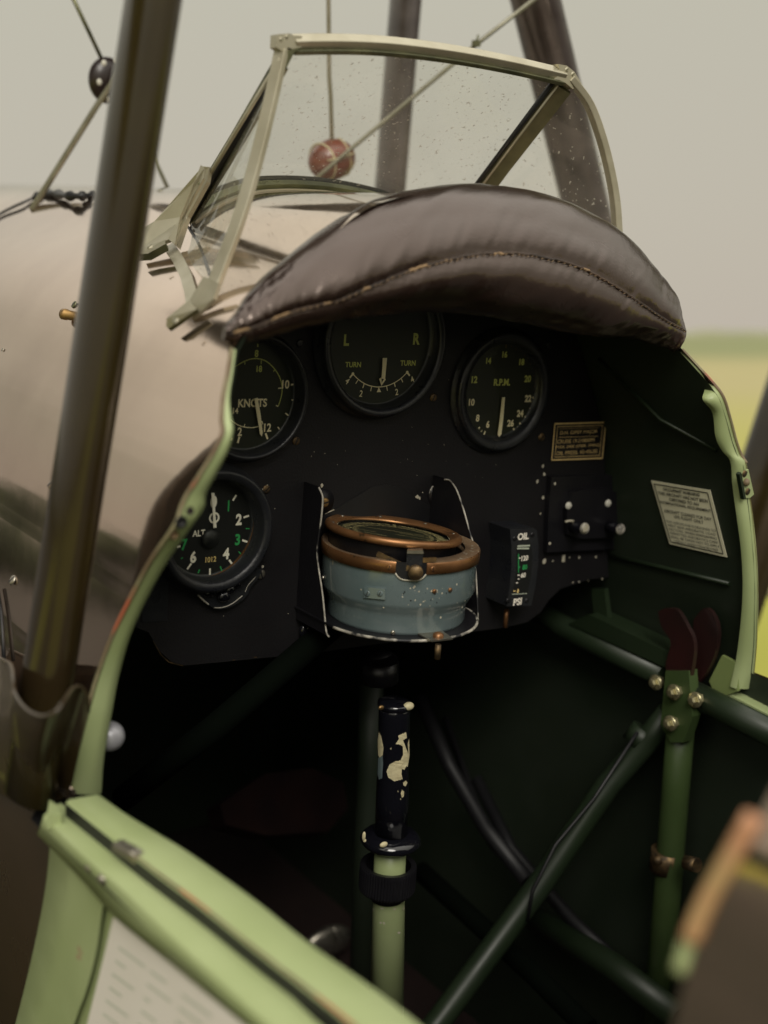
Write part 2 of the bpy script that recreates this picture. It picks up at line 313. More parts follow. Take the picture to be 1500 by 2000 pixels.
# ------------------------------------------------------------------ ground, far hedge (world frame)
def world_obj(mb, name, mats, **k): return mb.build(name, mats, **k)
def ground():
    m = bpy.data.materials.new('grass_field'); m.use_nodes = True; n = m.node_tree; b = n.nodes['Principled BSDF']; L = n.links.new
    tc = n.nodes.new('ShaderNodeTexCoord'); q = n.nodes.new('ShaderNodeTexNoise'); q.inputs['Scale'].default_value = .35; q.inputs['Detail'].default_value = 8
    q2 = n.nodes.new('ShaderNodeTexNoise'); q2.inputs['Scale'].default_value = .02; q2.inputs['Detail'].default_value = 4
    L(tc.outputs['Object'], q.inputs['Vector']); L(tc.outputs['Object'], q2.inputs['Vector'])
    mx = n.nodes.new('ShaderNodeMix'); mx.data_type = 'RGBA'; mx.inputs['A'].default_value = (.29, .30, .055, 1); mx.inputs['B'].default_value = (.35, .34, .075, 1); L(q.outputs['Fac'], mx.inputs['Factor'])
    mx2 = n.nodes.new('ShaderNodeMix'); mx2.data_type = 'RGBA'; L(mx.outputs['Result'], mx2.inputs['A']); mx2.inputs['B'].default_value = (.32, .30, .09, 1)
    r = n.nodes.new('ShaderNodeValToRGB'); r.color_ramp.elements[0].position = .45; r.color_ramp.elements[1].position = .6; L(q2.outputs['Fac'], r.inputs[0]); L(r.outputs[0], mx2.inputs['Factor'])
    sx = n.nodes.new('ShaderNodeSeparateXYZ'); L(tc.outputs['Object'], sx.inputs[0]); mr = n.nodes.new('ShaderNodeMapRange'); L(sx.outputs['Y'], mr.inputs['Value'])
    mr.inputs['From Min'].default_value = 10; mr.inputs['From Max'].default_value = 45; mx3 = n.nodes.new('ShaderNodeMix'); mx3.data_type = 'RGBA'
    L(mr.outputs[0], mx3.inputs['Factor']); L(mx2.outputs['Result'], mx3.inputs['A']); mx3.inputs['B'].default_value = (.335, .30, .15, 1)  # drier, duller grass with distance: haze put into the colour
    mr2 = n.nodes.new('ShaderNodeMapRange'); L(sx.outputs['Y'], mr2.inputs['Value']); mr2.inputs['From Min'].default_value = 75; mr2.inputs['From Max'].default_value = 130
    mx4 = n.nodes.new('ShaderNodeMix'); mx4.data_type = 'RGBA'; L(mr2.outputs[0], mx4.inputs['Factor']); L(mx3.outputs['Result'], mx4.inputs['A']); mx4.inputs['B'].default_value = (.20, .215, .105, 1)
    mx3 = mx4
    L(mx3.outputs['Result'], b.inputs['Base Color']); b.inputs['Roughness'].default_value = .9; b.inputs['Specular IOR Level'].default_value = .1
    MATS['grass_field'] = m
    g = MB(); N = 24
    rows = [[Vector((lerp(-2500, 2500, i / N), lerp(-2500, 2500, j / N), 0)) for i in range(N + 1)] for j in range(N + 1)]
    o = g.grid(rows).build('ground', 'grass_field'); o['kind'] = 'structure'
    m2 = mat('hedge', (.24, .25, .155), .9, 0, col2=(.28, .28, .18), nscale=.02)  # hedge lightened, haze put into its colour
    h = MB(); random.seed(2); rows = [[], [], []]
    top = []
    for i in range(300):
        x = -1500 + i * 10; y = 1500 + 30 * math.sin(i * .13); hh = 7 + 5 * noise.noise(Vector((i * .23, 0, 0)))
        rows[0].append(Vector((x, y - 6, 0))); rows[1].append(Vector((x, y - 4, hh * .8))); rows[2].append(Vector((x, y, hh)))
    rows.append([Vector((p.x, p.y + 6, 0)) for p in rows[2]])
    o = h.grid(rows).build('hedgerow', 'hedge'); o['kind'] = 'stuff'; o['label'] = 'blurred far hedge line along the horizon'; o['category'] = 'hedge'
ground()
mat('asphalt', (.034, .031, .029), .85, 0, col2=(.046, .041, .036), nscale=.8, bump=.3, bscale=60)
b = MB()
for x0, x1, y0, y1 in ((-62, 1.1, 5, 46), (-2.2, 1.1, -30, 5), (1.1, 40, -60, 4.5)):
    b.grid([[V(lerp(x0, x1, i / 6), lerp(y0, y1, j / 6), .004) for i in range(7)] for j in range(7)])
o = b.build('added_apron', 'asphalt'); o['kind'] = 'structure'  # unseen dark ground, added to dull skin reflections and grass bounce
# wood beyond the apron on port side: added unseen to darken skin reflections
mat('wood_leaves', (.045, .058, .022), .9, 0, col2=(.02, .03, .012), nscale=.5)
b = MB(); random.seed(5); rows = [[], [], [], []]
for i in range(160):
    a = math.radians(lerp(112, 235, i / 159)); rr_ = 62 + 5 * noise.noise(V(i * .2, 1, 1)); h_ = 2.6 + 1.2 * noise.noise(V(i * .31, 0, 0)) + 1.2 * noise.noise(V(i * 1.3, 0, 0))
    for row, (dr, k) in zip(rows, ((0, 0), (-1.5, .4), (0, .85), (3, 1))): row.append(V(math.cos(a) * (rr_ + dr), math.sin(a) * (rr_ + dr), h_ * k))
o = b.grid(rows).build('added_wood', 'wood_leaves'); o['kind'] = 'stuff'; o['label'] = 'added unseen dark wood beyond the apron'; o['category'] = 'wood'

# ------------------------------------------------------------------ fuselage section
PZX = [(.200, 0), (.1985, .035), (.193, .075), (.180, .110), (.158, .143), (.124, .190), (.092, .220), (.051, .244), (-.011, .275), (-.08, .2895), (-.14, .302), (-.20, .315), (-.32, .320), (-.55, .318), (-.70, .30)]
half = resample([V(x, 0, z) for z, x in PZX], 90)
def halfx(z):
    if z >= .2: return 0
    for a, b in zip(half, half[1:]):
        if a.z >= z >= b.z: return lerp(a.x, b.x, (a.z - z) / max(1e-9, a.z - b.z))
    return half[-1].x
def surf(px, py, side, off=0.0):
    """point of the fuselage skin seen at a picture point"""
    d = ray(px, py); prev = None; t = .3
    while t < 6:
        P = CL + d * t
        inside = P.z < .2 and abs(P.x) < halfx(P.z) + off
        if side < 0 and inside: return P
        if side > 0 and P.x > .02 and prev and not inside: return P
        prev = inside; t += .0006
    return P
L_out = [(457, 682), (450, 730), (441, 775), (438, 820), (440, 845), (425, 880), (398, 925), (372, 965), (360, 990), (345, 1030), (300, 1095), (262, 1165), (225, 1240), (195, 1320), (172, 1400), (152, 1480), (137, 1550)]
L_in = [(461, 682), (455, 730), (449, 775), (452, 812), (456, 842), (445, 882), (420, 930), (402, 965), (398, 992), (376, 1025), (330, 1092), (290, 1162), (255, 1240), (232, 1320), (217, 1400), (203, 1480), (198, 1550)]
R_out = [(1332, 683), (1362, 715), (1392, 748), (1412, 775), (1425, 815), (1437, 860), (1447, 888), (1458, 905), (1463, 950), (1471, 1010), (1478, 1080), (1481, 1150), (1480, 1220), (1476, 1290), (1470, 1345)]
R_in = [(1327, 687), (1355, 722), (1386, 755), (1383, 782), (1402, 808), (1408, 855), (1420, 882), (1437, 904), (1441, 950), (1449, 1010), (1458, 1080), (1461, 1150), (1457, 1220), (1448, 1290), (1436, 1345)]
Lo = [surf(*p, -1) for p in L_out]; Ro = [surf(*p, 1) for p in R_out]
def rim_y(pts, z):
    if z > pts[0].z: return lerp(pts[0].y, -.095, min(1, (z - pts[0].z) / (.2 - pts[0].z)))
    for a, b in zip(pts, pts[1:]):
        if a.z >= z >= b.z: return lerp(a.y, b.y, (a.z - z) / max(1e-9, a.z - b.z))
    return pts[-1].y
ZD = -.205                       # height of the cockpit sill
zl = sorted(set([h.z for h in half if h.z > ZD] + [lerp(.10, ZD, i / 60) for i in range(61)]), reverse=True)
def section_row(z, side, y): return V(side * halfx(z), y, z)
ys = [0] + [.01, .03, .06, .1, .16, .24, .34, .46, .6, .8, 1.05, 1.4, 1.8, 2.3, 2.8]
rows = []
for z in zl[::-1]: rows.append([section_row(z, -1, rim_y(Lo, z) + y) for y in ys])
for z in zl[1:]: rows.append([section_row(z, 1, rim_y(Ro, z) + y) for y in ys])
sk = MB().grid(rows, 0)
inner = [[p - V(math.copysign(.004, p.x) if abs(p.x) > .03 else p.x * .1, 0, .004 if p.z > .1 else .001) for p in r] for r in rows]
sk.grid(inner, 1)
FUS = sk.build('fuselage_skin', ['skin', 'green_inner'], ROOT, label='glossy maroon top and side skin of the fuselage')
# lower sides (below the sill seam), running past the cockpit
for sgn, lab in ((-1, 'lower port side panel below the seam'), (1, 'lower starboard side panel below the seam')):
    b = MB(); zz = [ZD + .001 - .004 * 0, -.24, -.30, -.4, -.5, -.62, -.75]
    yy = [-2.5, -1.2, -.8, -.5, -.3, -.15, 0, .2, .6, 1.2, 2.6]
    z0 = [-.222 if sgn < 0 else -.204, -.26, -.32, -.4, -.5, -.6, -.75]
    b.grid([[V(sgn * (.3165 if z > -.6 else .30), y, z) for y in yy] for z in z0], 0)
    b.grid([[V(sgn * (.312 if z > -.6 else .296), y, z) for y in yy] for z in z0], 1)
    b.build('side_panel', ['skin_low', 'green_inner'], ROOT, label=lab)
# seam piping port side and floor/bulkheads
MB().tube([V(-.320, y, -.214) for y in (-.11, 0, .3, .8, 2.6)], .004).build('seam_strip', 'skin', ROOT)
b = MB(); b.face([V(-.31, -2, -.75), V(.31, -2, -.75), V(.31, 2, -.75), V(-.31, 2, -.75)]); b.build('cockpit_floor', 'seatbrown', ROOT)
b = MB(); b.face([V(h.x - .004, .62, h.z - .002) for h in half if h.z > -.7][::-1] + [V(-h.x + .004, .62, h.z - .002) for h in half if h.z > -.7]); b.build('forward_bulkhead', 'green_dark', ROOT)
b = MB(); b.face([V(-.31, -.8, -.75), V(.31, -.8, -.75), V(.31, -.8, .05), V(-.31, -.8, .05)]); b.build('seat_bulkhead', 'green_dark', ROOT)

# port lower wing (off frame: it is what the fuselage side mirrors)
b = MB(); wr_ = []
for i in range(9):
    x = lerp(-.33, -4.6, i / 8); z = -.70 + .12 * i / 8
    wr_.append([V(x, lerp(-.15, 1.25, u) + .25 * i / 8, z + .09 * math.sin(math.pi * u ** 1.6) * sg + (0 if sg > 0 else .0)) for u, sg in [(k / 16, 1) for k in range(17)] + [(k / 16, -.25) for k in range(15, 0, -1)]])
b.grid(wr_, 0, close_v=True, caps=True); b.build('lower_wing', 'wing_fabric', ROOT)
# upper wing over the front cockpit (off frame above), shading and mirrored in pad and skin
b = MB(); wr_ = []
for i in range(13):
    x = (-4.6, -3.4, -2.4, -1.6, -1.0, -.52, -.45, .45, .52, 1.0, 1.8, 3.2, 4.6)[i]; z = .95 + .03 * abs(x)
    wr_.append([V(x, (lerp(.30, .95, u) if abs(x) < .5 else lerp(.38, 1.75, u)) + .06 * abs(x), z + .09 * math.sin(math.pi * u ** 1.6) * sg) for u, sg in [(k / 16, 1) for k in range(17)] + [(k / 16, -.2) for k in range(15, 0, -1)]])
b.grid(wr_, 0, close_v=True, caps=True); b.build('upper_wing', 'wing_fabric', ROOT)
# rims: turned-in aft facing flange of the opening
def rim(outp, inp, side, off, name, label, mats):
    A = [surf(*p, side, off) for p in outp]; B = []
    for a, p in zip(A, inp): B.append(on(*p, 1, a.y + .002))
    A = resample(A, 70); B = resample(B, 70)
    back = [p + V(0, .006, 0) for p in B]; wall = [p + V(-side * .010, .03, -.006) for p in B]
    b = MB(); b.grid([A, [lerp(a, q, .5) + V(0, -.0015, 0) for a, q in zip(A, B)], B, back], 0)
    return b.build(name, mats, ROOT, label=label)
rim(L_out, L_in, -1, .0015, 'cockpit_rim', 'pale green cockpit edge on the near port side', 'green_light')
rim(R_out, R_in, 1, .0015, 'cockpit_rim', 'pale green cockpit edge on the far starboard side', 'green_light')
b = MB(); A = resample([surf(*p, -1, .003) for p in L_out[:16]], 60)
b.tube([p + V(-.0006, .0025 , 0) for p in A], .0014, n=8); b.build('rim_edge', 'edge_rust', ROOT, label='chipped rusty edge of the port cockpit rim')
b = MB(); A = resample([surf(*p, 1, .0015) for p in R_out[:8]], 40)
b.tube(A, .0016, n=8); b.build('rim_edge', 'edge_rust', ROOT, label='chipped rusty edge of the starboard cockpit rim')
# rim fittings: three holes (port), catch plate (starboard)
def screw(mb, c, nrm, r, mi=0, slot=1, ang=.6, h=None):
    nrm = Vector(nrm).normalized(); h = h or r * .35
    mb.lathe(c, nrm, [(r, 0), (r * .95, h * .6), (r * .7, h * .95), (0.00001, h)], mi, n=16)
    if slot is not None:
        x0 = Vector((1, 0, 0)) if abs(nrm.x) < .8 else Vector((0, 1, 0)); x0 = (x0 - nrm * x0.dot(nrm)).normalized(); y0 = nrm.cross(x0)
        d = x0 * math.cos(ang) + y0 * math.sin(ang); e_ = nrm.cross(d)
        mb.box(Vector(c) + nrm * h * .9, d * r * .85, e_ * r * .14, nrm * h * .2, slot)
for (x, y), r_, m_ in (((371, 998), .0028, 'seatbrown'), ((354, 1020), .0042, 'rubber'), ((340, 1045), .0032, 'brass_dull')):
    a = surf(x, y, -1); a = on(x, y, 1, a.y - .003); q = MB(); q.lathe(a, (0, -1, 0), [(r_, 0), (r_ * .9, .0008), (r_ * .6, -.0005), (.0001, -.001)], n=20)
    q.build('rim_screw', m_, ROOT)
cpz = surf(1460, 950, 1); yv = cpz.y - .003
b = MB(); b.prism([on(x, y, 1, yv) for x, y in ((1440, 928), (1459, 916), (1470, 965), (1462, 972), (1450, 972))], (0, -.0015, 0), 0)
for x, y in ((1454, 925), (1460, 960)): screw(b, on(x, y, 1, yv - .0015), (0, -1, 0), .0032, 1, 2)
b.ball(on(1457, 942, 1, yv - .002), .0035, 3)
b.build('latch_plate', ['green_light', 'brass_dull', 'rubber', 'edge_rust'], ROOT, bevel=.0003)
b = MB(); b.prism([on(x, y, 1, yv) for x, y in ((1437, 925), (1441, 921), (1450, 972), (1446, 974))], (0, -.004, 0)); b.build('latch_slot', 'green_dark', ROOT)

# ------------------------------------------------------------------ cockpit coaming pad (leather)
T = [(434, 636), (462, 600), (500, 556), (548, 514), (600, 472), (672, 420), (748, 385), (825, 368), (900, 363), (975, 369), (1050, 386), (1115, 412), (1175, 448), (1230, 494), (1275, 547), (1308, 600), (1328, 642)]
Bm = [(440, 664), (468, 668), (508, 664), (552, 648), (606, 633), (672, 621), (742, 611), (818, 606), (890, 606), (960, 612), (1030, 624), (1095, 638), (1150, 650), (1205, 659), (1255, 663), (1296, 676), (1326, 686)]
SF = [.93, .93, .92, .9, .87, .8, .72, .635, .585, .56, .545, .53, .51, .49, .46, .42, .36]
NS = 300
def s1(L, t):
    k = t * (len(L) - 1); a = min(int(k), len(L) - 2); u = k - a; u = u * u * (3 - 2 * u) * .5 + u * .5; return lerp(L[a], L[a + 1], u)
Tp, Bp = [], []
for i in range(17):
    m_ = math.sin(math.pi * i / 16) ** .7
    Tp.append(on(*T[i], 1, -.118 + .066 * m_)); Bp.append(on(*Bm[i], 1, -.134 - .003 * m_))
Tp = resample(Tp, NS); Bp = resample(Bp, NS)
pr, seamrow = [], []
def pix(P):
    q = MR @ Vector(P) + ORI; zc_ = q.y * cp - q.z * sp; return Vector((750 + F * q.x / zc_, 1000 - F * (q.y * sp + q.z * cp) / zc_))
SEAM = [(430, 668), (470, 668), (540, 655), (600, 622), (640, 598), (700, 571), (760, 545), (815, 524), (860, 511), (905, 501), (950, 496), (1000, 495), (1050, 500), (1100, 512), (1150, 530), (1200, 558), (1250, 592), (1300, 626), (1345, 650)]
def seamd(p):
    for a_, c_ in zip(SEAM, SEAM[1:]):
        if a_[0] <= p.x <= c_[0]: return p.y - lerp(a_[1], c_[1], (p.x - a_[0]) / (c_[0] - a_[0]))
    return p.y - (668 if p.x < 450 else 650)
for i in range(NS):
    s = i / (NS - 1); c = (Tp[i] + Bp[i]) / 2; e1 = (Tp[i] - Bp[i]); a = e1.length / 2; e1.normalize()
    tn = ((Tp[min(i + 1, NS - 1)] + Bp[min(i + 1, NS - 1)]) - (Tp[max(i - 1, 0)] + Bp[max(i - 1, 0)])).normalized()
    e2 = e1.cross(tn).normalized()
    if e2.y > 0: e2 = -e2
    bb = a * lerp(.9, .55, min(1, a / .05)); ta_, tb_ = pix(Tp[i]), pix(Bp[i]); ud = tb_ - ta_; LL = max(1e-6, ud.length); ud.normalize()
    for _ in range(4):
        pj_ = [(pix(c + e1 * (a * .965 * math.cos(k_ * .2618)) + e2 * (bb * math.sin(k_ * .2618))) - ta_).dot(ud) for k_ in range(24)]
        lo_, hi_ = min(pj_), max(pj_); f_ = LL / (hi_ - lo_); a *= f_; bb *= f_; c = c + e1 * (((lo_ + hi_) / 2 - LL / 2) * dist(c) / F)
    best_ = min((abs(seamd(pix(c + e1 * (a * .965 * math.cos(k_ * .02)) + e2 * (bb * math.sin(k_ * .02))))), k_ * .02) for k_ in range(15, 145)); phs = best_[1]
    row = []
    endp = min(s, 1 - s)
    gather = math.exp(-endp * 14)
    for j in range(72):
        ph = 2 * math.pi * j / 72
        ca, sa = math.cos(ph), math.sin(ph)
        r_ = 1 + .05 * abs(math.sin(2 * ph)) 
        d = (ph - phs + math.pi) % (2 * math.pi) - math.pi
        groove = -.055 * math.exp(-(d / .10) ** 2) + .03 * math.exp(-((abs(d) - .32) / .2) ** 2)
        msk = .35 + .65 * max(0, noise.noise(V(s * 7, d * .8, 31)) * 2 + .3); dd = d + .35 * noise.noise(V(s * 11, 0, 7)); wr = msk * (noise.noise(V(s * 80 + d * 2.5, dd * 1.4, 3)) * .030 * math.exp(-(d / .65) ** 2) + noise.noise(V(s * 150 + d * 5, d * 2.5, 9)) * .012 * math.exp(-(d / .45) ** 2))
        wr += noise.noise(V(s * 14, ca * 1.5, sa * 1.5)) * .035 + noise.noise(V(s * 30 + d * 3, ca * 2, sa * 2 + 5)) * .016
        wr += gather * .13 * noise.noise(V(s * 60, ph * 2.2, 1))
        k = (r_ + groove + wr)
        row.append(c + e1 * (a * ca * k * .965) + e2 * (bb * sa * k))
    pr.append(row)
    ks = 1 - .045 + .05 * abs(math.sin(2 * phs)) + noise.noise(V(s * 14, math.cos(phs) * 1.5, math.sin(phs) * 1.5)) * .035 + noise.noise(V(s * 95, 0, 3)) * .02
    seamrow.append((c + e1 * (a * math.cos(phs) * ks * .965) + e2 * (bb * math.sin(phs) * ks), e2, e1, a))
PAD = MB().grid(pr, 0, close_v=True, caps=True).build('coaming_pad', 'leather', ROOT, label='stuffed dark brown leather crash pad over the cockpit front edge')
b = MB(); b.tube([p + e2 * .0002 for p, e2, e1, a in seamrow[6:-2]], .0011, n=8); b.build('seam_piping', 'piping', PAD)
b = MB()
acc = 0
for i in range(40, NS - 3):
    p, e2, e1, a = seamrow[i]; q = seamrow[i + 1][0]; L_ = (q - p).length
    acc += L_
    if acc > .0042:
        acc = 0; t = (q - p).normalized()
        for sg in (1, -1)[:1]:
            c = p + e2 * .0007 - e1 * .0020 * sg; b.tube([c - t * .0012 - e1 * .0005, c + e2 * .0004, c + t * .0012 + e1 * .0005], .00032, n=5)
b.build('stitching', 'stitch', PAD)

# ------------------------------------------------------------------ windscreen
WL, WR = on(560, 84, 0, -.137), on(1108, 146, 0, .137)
FL, FR = V(-.134, .11, .160), V(.134, .11, .160)
def along(pxs, A, B, ax=1):
    k = len(pxs); return [on(*p, ax, lerp(A[ax], B[ax], i / (k - 1))) for i, p in enumerate(pxs)]
top = resample(along([(572, 83), (640, 82), (720, 84), (800, 91), (900, 105), (1000, 124), (1100, 147)], WL, WR), 30)
AFTR = V(.215, -.055, .12); AFTL = V(-.205, -.06, .125)
ra = resample(along([(1112, 152), (1148, 200), (1172, 262), (1190, 330), (1202, 400), (1207, 480)], WR, AFTR), 24)
la = resample(along([(550, 98), (528, 200), (498, 322), (466, 430), (428, 530), (402, 598)], WL, AFTL), 24)
nf = (WR - WL).cross(FL - WL).normalized()
if nf.y > 0: nf = -nf
fr = MB()
fr.bar(top, .0095, .0085, V(0, -.65, .75), 0); fr.bar([p + V(0, -.0008, -.0058) for p in top], .006, .004, V(0, -.65, .75), 1)
fr.bar(ra, .011, .006, [V(.8, -.3, .5)] * 24, 0)
fr.bar(la, .0105, .005, [V(-.9, -.3, .3)] * 24, 0)
WS = fr.build('windscreen', ['alloy', 'alloy_dark'], ROOT, label='three pane folding windscreen in a tarnished metal frame', bevel=.0008)
b = MB(); b.bar([WL + V(0, .004, -.012), lerp(WL, FL, .5), FL + V(0, .0, .012)], .016, .003, V(-.75, -.5, .4), 0)
b.tube([WL + V(-.001, .0, -.010), FL + V(-.003, 0, .006)], .003, 1, n=10)
b.tube([WL + V(-.007, -.004, -.012), FL + V(-.009, -.004, .008)], .0016, 2, n=8)
b.build('corner_post', ['alloy_dark', 'rubber', 'alloy'], WS)
b = MB(); tc_ = (CL - lerp(WR, FR, .4)).normalized(); b.bar([WR + V(-.001, .004, -.010), lerp(WR, FR, .5), FR], .0175, .004, tc_ + V(.25, 0, 0), 0)
b.tube([WR + V(-.0115, .003, -.006), FR + V(-.0115, .003, 0)], .0022, 1, n=10)
b.tube([WR + V(-.0085, -.001, -.007), FR + V(-.0085, -.002, 0)], .0011, 2, n=8)
b.build('corner_post', ['alloy_dark', 'rubber', 'alloy'], WS)
base = [V(x, .112 + .012 * (1 - (x / .134) ** 2), z_) for x, z_ in [(lerp(-.134, .134, i / 24), 0) for i in range(25)]]
def deckz(x):
    x = abs(x)
    for a, c in zip(half, half[1:]):
        if a.x <= x <= c.x: return lerp(a.z, c.z, (x - a.x) / max(1e-9, c.x - a.x))
    return .2
for p in base: p.z = deckz(p.x) + .004
b = MB(); b.bar([p for p in base], .007, .008, V(0, -.5, .8), 0); b.bar([p + V(0, .004, .006) for p in base], .004, .006, V(0, 0, 1), 1); b.bar([p + V(0, -.006, -.003) for p in base], .006, .0016, V(0, 0, 1), 2)
b.build('base_rail', ['alloy_dark', 'rubber', 'alloy'], WS)
def pane(ra_, rb_, lab):
    ra_, rb_ = resample(ra_, 30), resample(rb_, 30)
    b = MB(); b.grid([[lerp(p, q, k / 12) for p, q in zip(ra_, rb_)] for k in range(13)]); b.build('glass_pane', 'screen_glass', WS, label=lab)
pane([p + V(0, .001, -.002) for p in top], [p + V(0, 0, .006) for p in base], 'dusty front glass pane of the windscreen')
pane([p + V(-.001, .001, 0) for p in ra], [WR + V(.001, 0, -.004), lerp(WR, FR, .5), FR + V(0, 0, .004), V(.175, .03, .138), AFTR + V(-.004, .01, 0)], 'dusty starboard side glass pane of the windscreen')
pane([p + V(.001, .001, 0) for p in la], [WL + V(-.001, 0, -.004), lerp(WL, FL, .5), FL + V(0, 0, .004), V(-.175, .03, .138), AFTL + V(.004, .01, 0)], 'port side glass pane of the windscreen')
# corner caps
b = MB(); yv = WL.y - .004
c1 = [(541, 67), (567, 65), (571, 69), (590, 70), (589, 92), (572, 96), (562, 92), (562, 108), (540, 92)]
b.prism([on(*p, 1, yv) for p in c1], (0, .009, 0), 0)
b.prism([on(*p, 1, yv - .001) for p in [(562, 98), (588, 92), (583, 98), (576, 101), (560, 132), (556, 120)]], (0, .006, 0), 1)
for p in ((549, 77), (560, 72)): screw(b, on(*p, 1, yv), (0, -1, 0), .0016, 0, 1)
b.build('corner_bracket', ['alloy', 'alloy_dark'], WS, bevel=.0008)
b = MB(); yv = WR.y - .004
b.prism([on(*p, 1, yv) for p in [(1090, 125), (1107, 128), (1122, 140), (1136, 163), (1119, 174), (1105, 162), (1092, 156), (1082, 155), (1096, 143)]], (0, .010, 0), 0)
b.prism([on(*p, 1, yv + .001) for p in [(1070, 148), (1094, 155), (1086, 157), (1078, 155)]], (0, .006, 0), 1)
for p in ((1107, 136), (1119, 145)): screw(b, on(*p, 1, yv), (0, -1, 0), .002, 0, 1)
b.build('corner_bracket', ['alloy', 'alloy_dark'], WS, bevel=.0008)
# forward bracket at port foot of the windscreen : a folded triangular plate
zz = zoomer(180, 280, 3.947)
def S(x, y, off=.004): q = zz(x, y); return surf(*q, -1, off)
b = MB()
p_ = [on(*zz(x, y), 0, X) for x, y, X in [(850, 178, -.150), (905, 182, -.146), (885, 290, -.148), (735, 560, -.156), (655, 800, -.170), (590, 740, -.172), (560, 750, -.175), (340, 830, -.185), (330, 690, -.180), (480, 600, -.172), (560, 510, -.166)]]
b.prism(p_, V(.004, .002, -.002), 0)
q_ = [on(*zz(x, y), 0, X) for x, y, X in [(850, 178, -.153), (878, 200, -.153), (870, 280, -.155), (720, 560, -.160), (728, 610, -.162), (650, 790, -.172), (600, 745, -.174), (690, 580, -.166), (800, 310, -.158)]]
b.prism(q_, V(-.002, -.001, .001), 0)
b.prism([on(*zz(x, y), 0, X) for x, y, X in [(340, 815, -.190), (560, 745, -.180), (565, 775, -.181), (430, 850, -.188), (340, 855, -.192)]], V(.003, 0, -.005), 0, 1)
screw(b, on(*zz(445, 800), 0, -.1895), V(-.6, -.3, .7), .0026, 0, 1, .3)
for x, y in ((822, 310), (690, 578), (660, 715)): screw(b, on(*zz(x, y), 0, -.163 if y < 600 else -.170), V(-.8, -.4, .3), .0012, 1, None)
b.build('foot_bracket', ['alloy', 'alloy_dark'], WS, label='large folded bracket at the forward foot of the windscreen', bevel=.0006)
b = MB()
b.prism([on(*zz(x, y), 0, X) for x, y, X in [(880, 1040, -.208), (935, 1055, -.205), (1000, 1090, -.203), (960, 1210, -.206), (795, 1375, -.214), (800, 1290, -.214), (770, 1230, -.214)]], V(-.0025, 0, .001), 0)
b.prism([on(*zz(x, y), 0, X) for x, y, X in [(595, 1430, -.228), (600, 1370, -.228), (770, 1230, -.217), (830, 1300, -.215), (610, 1450, -.227)]], V(-.003, -.001, .002), 0, 1)
screw(b, on(*zz(640, 1368), 0, -.232), V(-.8, -.4, .5), .0026, 0, 1, .3)
b.build('foot_bracket', ['alloy', 'alloy_dark'], WS, label='small folded bracket at the aft foot of the windscreen', bevel=.0006)
b = MB(); b.bar([S(590, 790), S(660, 890), S(720, 1010), S(755, 1130), S(770, 1230)], .009, .0015, V(-.6, 0, .8)); b.build('base_strip', 'alloy', WS)
b = MB(); b.tube([S(740, 645, .003), S(800, 730, .003), S(850, 850, .003), S(905, 1015, .003)], .0011, n=6); b.build('base_seal', 'rubber', WS)

# ------------------------------------------------------------------ struts and wires
b = MB(); s0 = on(305, -40, 0, -.27) ; s1_ = on(82, 1395, 0, -.335)
b.tube([lerp(s1_, s0, t) for t in (-.12, 0, .25, .5, .75, 1, 2.2)], 0, ell=(.0150, .026), up=(0, 1, 0), n=40)
b.build('cabane_strut', 'strut_paint', ROOT, label='streamlined maroon strut close to the camera on the port side')
def strut(p, q, yv, wpx, name, label, mt='dusty_strut', ext=1.5):
    A, B = on(*p, 1, yv), on(*q, 1, yv); wd = wpx * dist(A) / F / 2
    MB().tube([lerp(B, A, t) for t in (-1.2, -.1, .5, 1, ext)], 0, ell=(wd, wd * 1.9), up=(0, 1, 0), n=28).build(name, mt, ROOT, label=label)
strut((792, 0), (762, 365), .45, 46, 'cabane_strut', 'upright strut behind the middle of the windscreen', ext=2.9)
strut((1045, 0), (1152, 440), .32, 66, 'cabane_strut', 'leaning strut behind the starboard windscreen pane', ext=2.9)
strut((1541, 820), (1440, 1128), .30, 78, 'bracing_strut', 'dark strut end at the starboard side beyond the cockpit rim', mt='strut_paint', ext=5)
b = MB(); c = on(1492, 1155, 1, .33); b.ball(c, .012, 0, sc3=(.8, 1, 1)); b.tube([c, c + V(0.01, .02, -.02)], .006, 1); b.build('strut_fitting', ['alloy', 'steel'], ROOT)
def wire(pts, r, name='bracing_wire', mt='wire', label=None): return MB().tube(pts, r, n=10).build(name, mt, ROOT, label=label)
A, B = on(641, -60, 1, .36), on(651, 375, 1, .36)
wire([A + (A - B) * 1.1, A, on(643, 150, 1, .36), on(646, 190, 1, .36), B], .0024, label='upright wire through the wooden spacer ahead of the windscreen')
wire([on(1080, -30, 1, .22), on(930, 87, 1, .27), on(648, 322, 1, .345), on(590, 372, 1, .36)], .0024, mt='rod', label='diagonal wire crossing behind the windscreen')
b = MB(); c = on(930, 85, 1, .268); b.box(c, V(.004, 0, 0), V(0, .003, 0), V(0, 0, .003)); b.tube([c, c + V(.002, 0, .009)], .0012); b.build('wire_clip', 'alloy_dark', ROOT)
c = on(648, 312, 1, .365); sz = 50 * dist(c) / F
rt = Matrix.Rotation(math.radians(18), 3, 'Y')
b = MB(); b.ball(c, sz, 0, n=32, sc3=(1.0, .8, .78), rot=rt.inverted()); sp_ = b.build('wire_spacer', 'wood', ROOT, label='reddish wooden acorn spacer lashed where two wires cross')
b = MB()
for k_ in (-.45, .5):
    ring = []
    for j in range(25):
        a = 2 * math.pi * j / 24; rr = math.sqrt(1 - k_ * k_) * 1.03; ring.append(c + rt.inverted() @ (V(k_ * (1 + .25 * math.cos(a)), math.cos(a) * rr * .8, math.sin(a) * rr * .78) * sz))
    b.tube(ring, .0012, n=6)
